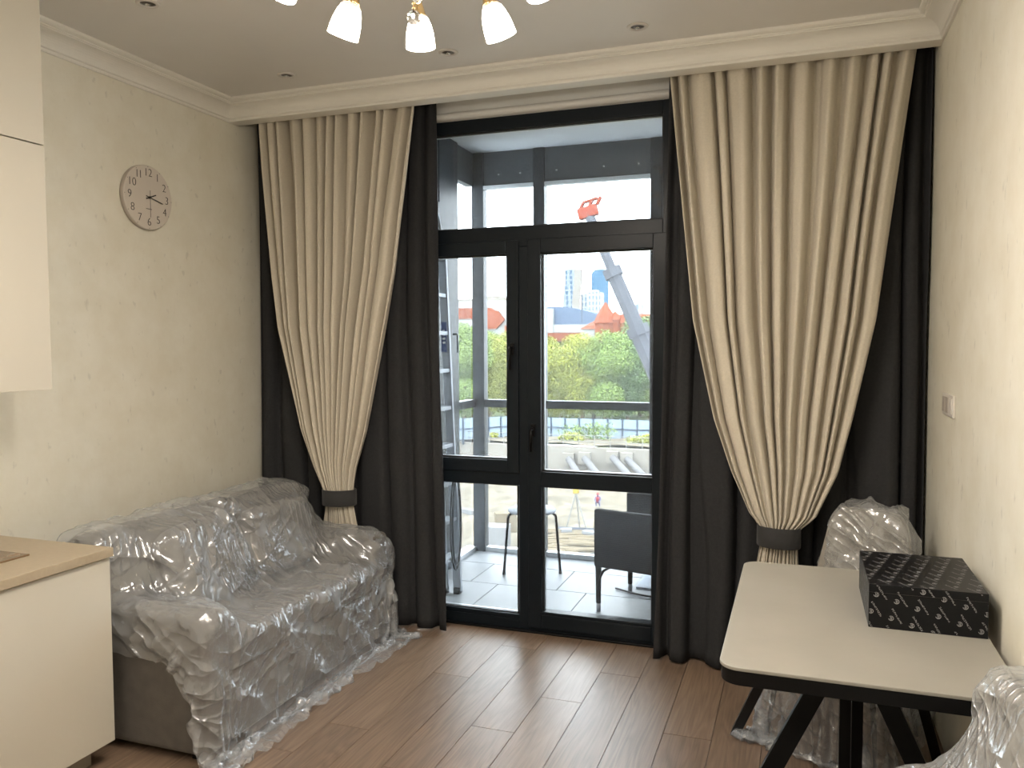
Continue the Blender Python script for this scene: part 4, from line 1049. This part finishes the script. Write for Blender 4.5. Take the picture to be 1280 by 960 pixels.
# struts
for i, (u0, v0, u1, v1) in enumerate(((711, 574, 726, 598), (731, 573, 754, 602), (766, 572, 794, 604), (784, 574, 815, 606))):
    a = at(u0, v0, 87.4); b = at(u1, v1, 83.5)
    t = tag(empty('pipe_strut', a), 'thick grey steel pipe strut bracing the pit wall', 'pipe', 'pipe struts of the pit wall')
    rel(MB().tube([a, b], .40, 14).build('pipe', 'steel_pipe', smooth=True), t)
    rel(MB().box(a.x - .8, a.x + .6, a.y - .1, a.y + .55, a.z - .7, a.z + .7).build('bearing_plate', 'concrete'), t)
    rel(MB().box(b.x - .7, b.x + .9, b.y - .8, b.y + .6, ZP - .3, b.z - .1).build('footing', 'concrete'), t)
# guard railing on the wall edge
gr = tag(empty('guard_railing', (-25, 88.3, ZG)), 'pale steel guard railing along the pit edge', 'railing')
for k in range(50):
    x = -52 + k * 1.9
    rel(MB().tube([(x, 88.4, ZG), (x, 88.4, ZG + 1.5)], .05, 6).build('post', 'rail_steel'), gr)
for z in (.75, 1.45): rel(MB().tube([(-52, 88.4, ZG + z), (41.1, 88.4, ZG + z)], .045, 6).build('rail', 'rail_steel'), gr)
# site fence of pale blue panels, two runs
def site_fence(a, b, n, hgt, label):
    a = Vector(a); b = Vector(b); t = tag(empty('site_fence', a), label, 'fence', 'site hoarding')
    d = (b - a) / n; dn = d.normalized(); rz = math.atan2(d.y, d.x)
    mp = MB().box(.05, d.length - .05, -.04, .04, 0, hgt / 2 - .08).mesh('panel'); mp.materials.append(MATS['fence_blue'])
    mq = MB().box(-.09, .09, -.16, .08, -.6, hgt).mesh('post'); mq.materials.append(MATS['fence_post'])
    mr = MB().box(0, d.length, -.13, .07, hgt / 2 - .12, hgt / 2 + .04).mesh('rail'); mr.materials.append(MATS['fence_post'])
    for k in range(n):
        p = d * k
        for q_, z in ((0, 0.0), (1, hgt / 2)):
            o = bpy.data.objects.new('panel', mp); COL.objects.link(o); o.parent = t; o.location = p + Vector((0, 0, z)); o.rotation_euler.z = rz
        for me in (mq, mr):
            o = bpy.data.objects.new(me.name.split('.')[0], me); COL.objects.link(o); o.parent = t; o.location = p; o.rotation_euler.z = rz
f0 = at(655, 549, 97); f1 = at(1104, 549, 97); f0.z = f1.z = ZG + .15
site_fence(f0, f1, 23, 2.55, 'pale blue panel fence behind the shrub on the pit edge')
g0 = at(545, 560, 84); g1 = at(655, 553, 97); g0.z = -10.3; g1.z = ZG + .15
site_fence(g0, g1, 7, 2.7, 'pale blue panel fence running towards the balcony side glazing')
# shrubs on the edge
def leaf_cloud(rs, n, cen, rad, size):
    """n little leaf quads in a blob; returns verts and faces"""
    d = rs.normal(0, 1, (n, 3)); d /= np.linalg.norm(d, axis=1, keepdims=True); r = rs.uniform(.45, 1, n) ** .6
    c = np.array(cen) + d * r[:, None] * np.array(rad)
    a = rs.normal(0, 1, (n, 3)); a /= np.linalg.norm(a, axis=1, keepdims=True); b = np.cross(a, d + .3 * rs.normal(0, 1, (n, 3))); b /= np.linalg.norm(b, axis=1, keepdims=True) + 1e-9
    s = size * rs.uniform(.6, 1.3, n)[:, None]
    return np.stack([c - a * s, c - b * s * .6, c + a * s, c + b * s * .6], 1)
def leaf_mesh(name, Q, mt):
    V = Q.reshape(-1, 3); F = np.arange(len(V)).reshape(-1, 4); me = bpy.data.meshes.new(name); me.from_pydata(V.tolist(), [], F.tolist()); me.update(); me.materials.append(MATS[mt]); return me
def tree_proto(seed, hgt, rad, mt, nb=15, n=1300):
    rs = np.random.RandomState(seed); Q = []
    for k in range(nb):
        a = rs.uniform(0, 2 * PI); r = rs.uniform(.1, .62) * rad; z = hgt * rs.uniform(.22, .86); f = 1 - .45 * abs(z / hgt - .5)
        Q.append(leaf_cloud(rs, n, (r * math.cos(a) * f, r * math.sin(a) * f, z), (rad * .5, rad * .5, rad * .42), .155))
    Q.append(leaf_cloud(rs, n, (0, 0, hgt * .86), (rad * .45, rad * .45, hgt * .14), .15))
    tr = MB().tube([(0, 0, -.5), (.1, 0, hgt * .3), (-.1, .1, hgt * .7)], [.32, .24, .08], 8).mesh('trunk'); tr.materials.append(MATS['bark'])
    return leaf_mesh('crown', np.concatenate(Q), mt), tr
protos = [tree_proto(11, 13.5, 4.6, 'leaf_light'), tree_proto(12, 14.0, 5.0, 'leaf_green'), tree_proto(13, 13.0, 4.5, 'leaf_deep'), tree_proto(14, 12.5, 4.8, 'leaf_light')]
def tree(p, loc, sc, rz, label, group, name='leafy_tree'):
    t = tag(empty(name, loc, rz), label, 'tree', group); t.scale = (sc, sc, sc)
    for me in p:
        o = bpy.data.objects.new(me.name.split('.')[0], me); COL.objects.link(o); o.parent = t
rt_ = random.Random(5)
tl = ['yellow-green leafy tree beyond the site fence', 'mid green leafy tree beyond the site fence', 'deep green leafy tree beyond the site fence', 'yellow-green leafy tree beyond the site fence']
for row, (Y, us, kinds, base) in enumerate(((112, (566, 590, 612, 634, 668, 700, 728, 756, 784, 812, 842, 885, 930, 975, 1020, 1070, 1120), (1, 1, 0, 3, 0, 3, 0, 1, 2, 1, 0, 1, 3, 1, 0, 2, 1), 1.0), (126, (578, 604, 640, 684, 716, 742, 772, 800, 830, 862, 908, 952, 998, 1045, 1095), (1, 3, 0, 3, 0, 3, 1, 2, 1, 3, 0, 1, 2, 0, 1), 1.06))):
    for u, k in zip(us, kinds):
        p = at(u, 500, Y + rt_.uniform(-3, 3)); p.z = ZG
        sc = base * rt_.uniform(.94, 1.05)
        if u < 640: sc *= 1.04
        tree(protos[k], p, sc, rt_.uniform(0, 6.28), tl[k], 'trees beyond the site fence')
# one taller tree on the left and one on the right
p = at(580, 500, 104); p.z = ZG; tree(protos[1], p, 1.10, 1.0, 'tall mid green tree before the red-banded building', None)
p = at(812, 500, 135); p.z = ZG; tree(protos[2], p, 1.32, 2.0, 'tall deep green tree beside the crane boom', None)
# shrubs at the pit edge
rsb = np.random.RandomState(6)
def shrub(u, Y, w_, h_, mt, label):
    p = at(u, 555, Y); t = tag(empty('shrub', (p.x, Y, ZG)), label, 'shrub', 'shrubs on the pit edge')
    me = leaf_mesh('foliage', np.concatenate([leaf_cloud(rsb, 160, (rsb.uniform(-.6, .6) * w_, 0, h_ * (.3 + .4 * rsb.rand())), (w_ * .45, .8, h_ * .4), .16) for _ in range(5)]), mt)
    o = bpy.data.objects.new('foliage', me); COL.objects.link(o); o.parent = t
    for k in range(3):
        MB().tube([(.2 * k - .2, 0, 0), (.5 * k - .5, .1, h_ * .7)], [.05, .02], 5).build('stem', 'bark', t)
shrub(730, 93, 4.2, 2.7, 'leaf_green', 'bushy green shrub before the middle of the pale blue fence')
shrub(712, 92, 1.9, 1.4, 'leaf_light', 'low yellow-green shrub beside the bushy one on the pit edge')
shrub(795, 92, 2.6, 1.5, 'leaf_light', 'low yellow-green shrub at the crane end of the pit edge')
shrub(606, 92, 2.2, 1.2, 'leaf_light', 'low yellow-green shrub seen past the balcony corner post')
# timber pile
rl = random.Random(3)
for k in range(22):
    u = rl.uniform(672, 742); v = 664 + 26 * (k / 22)
    Y = 62 - 14 * (k / 22); 
    p = on_z(u, v, ZP + .75 + .1 * rl.random()); L_ = rl.uniform(2.2, 4.2); a = rl.uniform(-.35, .25) + .3
    t = MB().tube([(-L_ / 2, 0, 0), (0, .05, .04), (L_ / 2, 0, 0)], [.17, .16, .14], 7).build('timber_log', 'timber', smooth=True)
    t.location = p; t.rotation_euler = (0, 0, a); tag(t, 'pale timber pole in the heap on the pit floor', 'log', 'timber poles heaped in the pit')
for (u, v, l_, w_, rz, mt, lb, nm) in ((722, 664, 3.4, .9, .1, 'tarp_grey', 'dark grey sheet panel lying before the timber heap', 'sheet_panel'), (708, 664, .9, .7, .3, 'white_sheet', 'small white board beside the grey sheet panel', 'board'), (738, 667, 1.2, .7, -.2, 'white_sheet', 'white board at the far end of the grey panel', 'board'),
                            (618, 672, 2.4, 1.6, .2, 'white_sheet', 'pale crate frame on the pit floor by the corner post', 'crate'), (588, 640, 3, .6, -.3, 'white_sheet', 'pale plank on the pit floor beyond the side glazing', 'plank'), (632, 655, 1.8, 1.0, .5, 'timber', 'brown crate on the pit floor behind the stool', 'crate')):
    p = on_z(u, v, ZP + .6 + (.35 if nm == 'board' else 0)); hh = 1.0 if nm == 'crate' else .22
    o = MB().box(-l_ / 2, l_ / 2, -w_ / 2, w_ / 2, -.7 if nm != 'board' else -.05, hh).build(nm, mt, bevel=.03); o.location = p; o.rotation_euler = (0, 0, rz); tag(o, lb, nm.split('_')[0])
# survey tripod
p = on_z(720, 660, ZP + .4); tp_ = tag(empty('survey_tripod', (p.x, p.y, p.z - .4)), 'tall thin tripod with yellow head on the pit floor', 'tripod')
for (dx, dy) in ((-.9, -.2), (1.1, -.3), (.1, .9)): MB().tube([(dx, dy, 0), (0, 0, 3.4)], .07, 6).build('leg', 'rail_steel', tp_)
MB().box(-.22, .22, -.2, .2, 3.35, 3.85).build('head', 'safety_yellow', tp_, bevel=.04)
# crouching worker
p = on_z(748, 627, ZP + .5)
pw = empty('person', (p.x, p.y, p.z - .45)); tag(pw, 'worker in a red jacket crouching on the pit floor', 'person')
def skinned(name, verts, edges, rad, mt, parent, root=0):
    me = bpy.data.meshes.new(name); me.from_pydata(verts, edges, []); o = bpy.data.objects.new(name, me); COL.objects.link(o); o.parent = parent
    sk = o.modifiers.new('skin', 'SKIN'); sb = o.modifiers.new('ss', 'SUBSURF'); sb.levels = 1; sb.render_levels = 1
    for i, r in enumerate(rad): me.skin_vertices[0].data[i].radius = (r, r)
    me.skin_vertices[0].data[root].use_root = True; me.materials.append(MATS[mt]); return o
skinned('body', [(0, 0, .40), (0, -.06, .62), (0, -.16, .85), (0, -.22, 1.0), (0, -.26, 1.12), (0, -.29, 1.22),
                 (.11, 0, .38), (.17, -.36, .46), (.17, -.18, .08), (.17, -.32, .03), (-.11, 0, .38), (-.17, -.36, .46), (-.17, -.18, .08), (-.17, -.32, .03),
                 (.2, -.17, .92), (.27, -.33, .70), (.15, -.52, .55), (.10, -.58, .52), (-.2, -.17, .92), (-.27, -.33, .70), (-.15, -.52, .55), (-.10, -.58, .52)],
        [(0, 1), (1, 2), (2, 3), (3, 4), (4, 5), (0, 6), (6, 7), (7, 8), (8, 9), (0, 10), (10, 11), (11, 12), (12, 13), (2, 14), (14, 15), (15, 16), (16, 17), (2, 18), (18, 19), (19, 20), (20, 21)],
        [.15, .15, .17, .07, .10, .09, .10, .085, .055, .05, .10, .085, .055, .05, .08, .06, .045, .04, .08, .06, .045, .04], 'trouser_blue', pw)
mb = MB().lathe([(.17, .42), (.20, .55), (.22, .75), (.20, .93), (.10, 1.0), (.08, 1.0), (.17, .93), (.19, .75), (.16, .42)], 14, Matrix.Translation((0, -.02, 0)) @ Matrix.Rotation(math.radians(12), 4, 'X'))
mb.build('jacket', 'vest_red', pw, smooth=True)
MB().lathe([(0, 1.36), (.08, 1.34), (.125, 1.27), (.135, 1.2), (.16, 1.19), (.16, 1.18), (.0, 1.18)], 14, Matrix.Translation((0, -.28, .01))).build('helmet', 'vest_red', pw, smooth=True)

# ------------------------------------------------------------------ crane
a = at(735, 268, 62); a1 = at(751, 303, 62); a2 = at(768, 345, 62); a3 = at(800, 418, 62)
dirv = (a3 - a1).normalized(); k = (a1.z - (ZP + 3)) / -dirv.z; foot = a1 + dirv * k
cr = tag(empty('mobile_crane', (foot.x, foot.y, ZP)), 'grey telescopic crane boom with a red head over the site', 'crane')
top = a1 - dirv * ((a.z - a1.z) / -dirv.z)
rel(MB().tube([top, a2], .42, 8).build('boom_section', 'crane_grey'), cr)
rel(MB().tube([a2 - dirv * .5, a3], .62, 8).build('boom_section', 'crane_grey'), cr)
rel(MB().tube([a3 - dirv * .5, foot], .80, 8).build('boom_section', 'crane_grey'), cr)
for q in (a2, a3): rel(MB().tube([q - dirv * .7, q + dirv * .1], .80 if q is a2 else .95, 8).build('boom_collar', 'crane_grey'), cr)
hd = MB(); r_ = Vector((math.cos(.25), 0, math.sin(.25)))
hd.bar(top - r_ * .9 + Vector((0, 0, .2)), top + r_ * .75 + Vector((0, 0, .2)), .8, .9)
for s_ in (-.8, 0.0, .7): hd.bar(top + r_ * s_ + Vector((0, 0, .55)), top + r_ * (s_ + .35) + Vector((0, 0, 1.15)), .5, .22)
hd.bar(top - r_ * .5 + Vector((0, 0, 1.1)), top + r_ * .8 + Vector((0, 0, 1.1)), .5, .2)
rel(hd.build('boom_head', 'crane_red', bevel=.06), cr)
rel(MB().tube([top + Vector((-.6, 0, 0)), top + Vector((-.6, 0, -9))], .04, 5).build('hoist_rope', 'rubber_black'), cr)
rel(MB().box(foot.x - 2, foot.x + 2.4, foot.y - 1.3, foot.y + 1.3, ZP + 1.7, ZP + 3.6).build('superstructure', 'crane_grey', bevel=.12), cr)
rel(MB().box(foot.x - 3, foot.x + 7, foot.y - 1.3, foot.y + 1.3, ZP + .9, ZP + 1.7).build('carrier', 'crane_red', bevel=.1), cr)
rel(MB().box(foot.x + 5.2, foot.x + 7.2, foot.y - 1.25, foot.y + 1.25, ZP + 1.7, ZP + 3.2).build('cab', 'crane_red', bevel=.2), cr)
for i in range(4):
    for s_ in (-1, 1):
        rel(MB().lathe([(0, -.2), (.55, -.2), (.6, -.1), (.6, .1), (.55, .2), (0, .2)], 18, Matrix.Translation((foot.x - 2.2 + i * 2.6, foot.y + s_ * 1.2, ZP + .6)) @ Matrix.Rotation(PI / 2, 4, 'X')).build('wheel', 'rubber_black', smooth=False), cr)

# ------------------------------------------------------------------ far buildings
def bld(name, label, loc): return tag(empty(name, loc), label, 'building')
# red-roofed turreted hall
Y = 185; A = at(727, 412, Y); Bq = at(816, 412, Y)
b_ = bld('turreted_hall', 'long hall with orange-red roof and pointed turrets behind the trees', (A.x, Y, ZG))
wl = Bq.x - A.x; zt = at(770, 411, Y).z - ZG; zr = at(770, 391, Y).z - ZG
MB().box(0, wl, 0, 20, 0, zt).build('wall', 'white_wall', b_)
MB().add([(-.4, -.4, zt), (wl + .4, -.4, zt), (wl + .4, 20.4, zt), (-.4, 20.4, zt), (3.6, 10, zr), (wl - 1, 10, zr)], [(0, 1, 5, 4), (1, 2, 5), (2, 3, 4, 5), (3, 0, 4), (3, 2, 1, 0)]).build('roof', 'roof_red', b_)
for (u, v, rw, vb) in ((757, 378, 2.6, 404), (782, 386, 1.6, 404), (769, 389, 1.7, 400), (806, 392, 1.8, 404)):
    q = at(u, v, Y - 1); zb = at(u, vb, Y - 1).z - ZG; x = q.x - A.x
    tw = MB().lathe([(rw, 0), (rw, zb)], 12, Matrix.Translation((x, -1, 0))).build('turret', 'roof_red', b_)
    MB().lathe([(rw * 1.15, zb), (rw * .75, zb + (q.z - ZG - zb) * .45), (.15, q.z - ZG), (0, q.z - ZG)], 12, Matrix.Translation((x, -1, 0))).build('turret_roof', 'roof_red', tw)
# blue arched arena
Y = 260; A = at(660, 410, Y); Bq = at(776, 410, Y); wl = Bq.x - A.x
b_ = bld('arena', 'low arena with a blue arched roof and white end wall', (A.x, Y, ZG))
z0 = at(720, 406, Y).z - ZG
MB().box(0, wl, 0, 40, 0, z0).build('wall', 'stadium_blue', b_)
def arch(name, x0, x1, zt, y0, y1, mt, skew=.28, nn=18):
    vs = []
    for y in (y0, y1):
        for i in range(nn + 1):
            t = i / nn; s_ = t ** (math.log(.5) / math.log(skew)); vs.append((x0 + (x1 - x0) * t, y, z0 + (zt - z0) * math.sin(PI * s_) ** .7 + .01))
    fs = [(i, i + 1, nn + 2 + i, nn + 1 + i) for i in range(nn)] + [tuple(range(nn, -1, -1)), tuple(range(nn + 1, 2 * nn + 2))]
    return MB().add(vs, fs).build(name, mt, b_)
arch('roof', 0, wl, at(690, 383, Y).z - ZG, -.5, 40, 'stadium_blue')
x0 = at(676, 390, Y - 2).x - A.x; x1 = at(691, 390, Y - 2).x - A.x
MB().box(x0, x1, -2, -.6, 0, at(684, 386, Y - 2).z - ZG).build('end_wall', 'white_wall', b_)
MB().box(0, wl * .78, -1.6, -.55, z0 - 2.6, z0 + .1).build('eaves', 'white_wall', b_)
MB().box(0, wl * .66, -2.2, -.55, z0 - 5.5, z0 - 2.7).build('fascia', 'roof_red', b_)
# white building with red band
Y = 210; A = at(545, 415, Y); Bq = at(642, 415, Y); wl = Bq.x - A.x
b_ = bld('white_building', 'white building with orange-red sloping band beyond the tall tree', (A.x, Y, ZG))
zt = at(600, 377, Y).z - ZG
MB().box(0, wl, 0, 25, 0, zt).build('wall', 'white_wall', b_)
for kb, (u0, u1, v0, v1) in enumerate(((545, 618, 386, 398), (606, 627, 389, 411), (632, 642, 407, 416))):
    p = at(u0, v0, Y - .5); q = at(u1, v1, Y - .5)
    x0, x1, za, zb_ = p.x - A.x, q.x - A.x, q.z - ZG, p.z - ZG
    MB().prism([(x0, za), (x1 - 1.5, za), (x1 + 1, za + (zb_ - za) * .5), (x1 - 1.0, zb_), (x0, zb_)], .05, .5 + .5 * kb, Matrix(((1, 0, 0, 0), (0, 0, -1, 0), (0, 1, 0, 0), (0, 0, 0, 1)))).build('red_band', 'roof_red', b_)
p = at(634, 399, Y - .5); q = at(643, 407, Y - .5)
MB().box(p.x - A.x, q.x - A.x, -.5, 0, q.z - ZG, p.z - ZG).build('blue_panel', 'stadium_blue', b_)
for (u0, u1, v) in ((572, 592, 374), (608, 622, 370), (622, 634, 374)):
    p = at(u0, v, Y + 4); q = at(u1, v, Y + 4); MB().box(p.x - A.x, q.x - A.x, 4, 14, zt, p.z - ZG).build('rooftop_unit', 'concrete', b_)
# towers
def tower(u0, u1, vt, Y, mt, name, label, dep=30, round_=False, side=None):
    p = at(u0, vt, Y); q = at(u1, vt, Y); wd = q.x - p.x; hgt = p.z - ZG
    t = bld(name, label, (p.x, Y, ZG))
    if round_:
        MB().lathe([(wd * .5, 0), (wd * .53, hgt * .5), (wd * .5, hgt - 4), (wd * .44, hgt), (0, hgt)], 28, Matrix.Translation((wd / 2, wd / 2, 0))).build('shaft', mt, t, smooth=False)
        MB().lathe([(wd * .36, hgt), (wd * .36, hgt + 3), (0, hgt + 3)], 24, Matrix.Translation((wd / 2, wd / 2, 0))).build('crown', mt, t)
    elif side:
        n = 12; prof_ = [(1.0 + .05 * math.sin(i / n * 9)) for i in range(n + 1)]
        vs = []
        for i in range(n + 1):
            z = hgt * i / n; e = wd * .07 * math.sin(i / n * 8.5)
            vs += [(e, 0, z), (wd * .66 + e, -dep * .25, z), (wd + e * .5, dep * .2, z), (wd * .4, dep, z)]
        fs1 = [(i * 4, i * 4 + 1, i * 4 + 5, i * 4 + 4) for i in range(n)]; fs2 = []
        for k_ in (1, 2, 3): fs2 += [(i * 4 + k_, i * 4 + (k_ + 1) % 4, i * 4 + 4 + (k_ + 1) % 4, i * 4 + 4 + k_) for i in range(n)]
        fs2.append((n * 4, n * 4 + 1, n * 4 + 2, n * 4 + 3))
        MB().add(vs, fs1).build('window_front', mt, t); MB().add(vs, fs2).build('side_wall', side, t)
    else:
        MB().box(0, wd, 0, dep, 0, hgt).build('block', mt, t)
        MB().box(wd * .2, wd * .7, dep * .2, dep * .7, hgt, hgt + 3).build('roof_unit', 'white_wall', t)
tower(705, 725, 337, 1250, 'tower_grid', 'twisted_tower', 'slender grey tower with a wavy beige edge on the skyline', 34, side='tower_beige')
tower(737, 758, 339, 1350, 'tower_blue', 'glass_tower', 'round blue glass tower on the skyline', 30, True)
tower(726, 736, 368, 1150, 'block_white', 'office_block', 'low white block between the two skyline towers', 25)
tower(735, 750, 365, 1120, 'block_white', 'office_block', 'white gridded block before the round blue tower', 25)
tower(794, 801, 380, 900, 'block_white', 'office_block', 'small pale block beside the crane boom', 18)
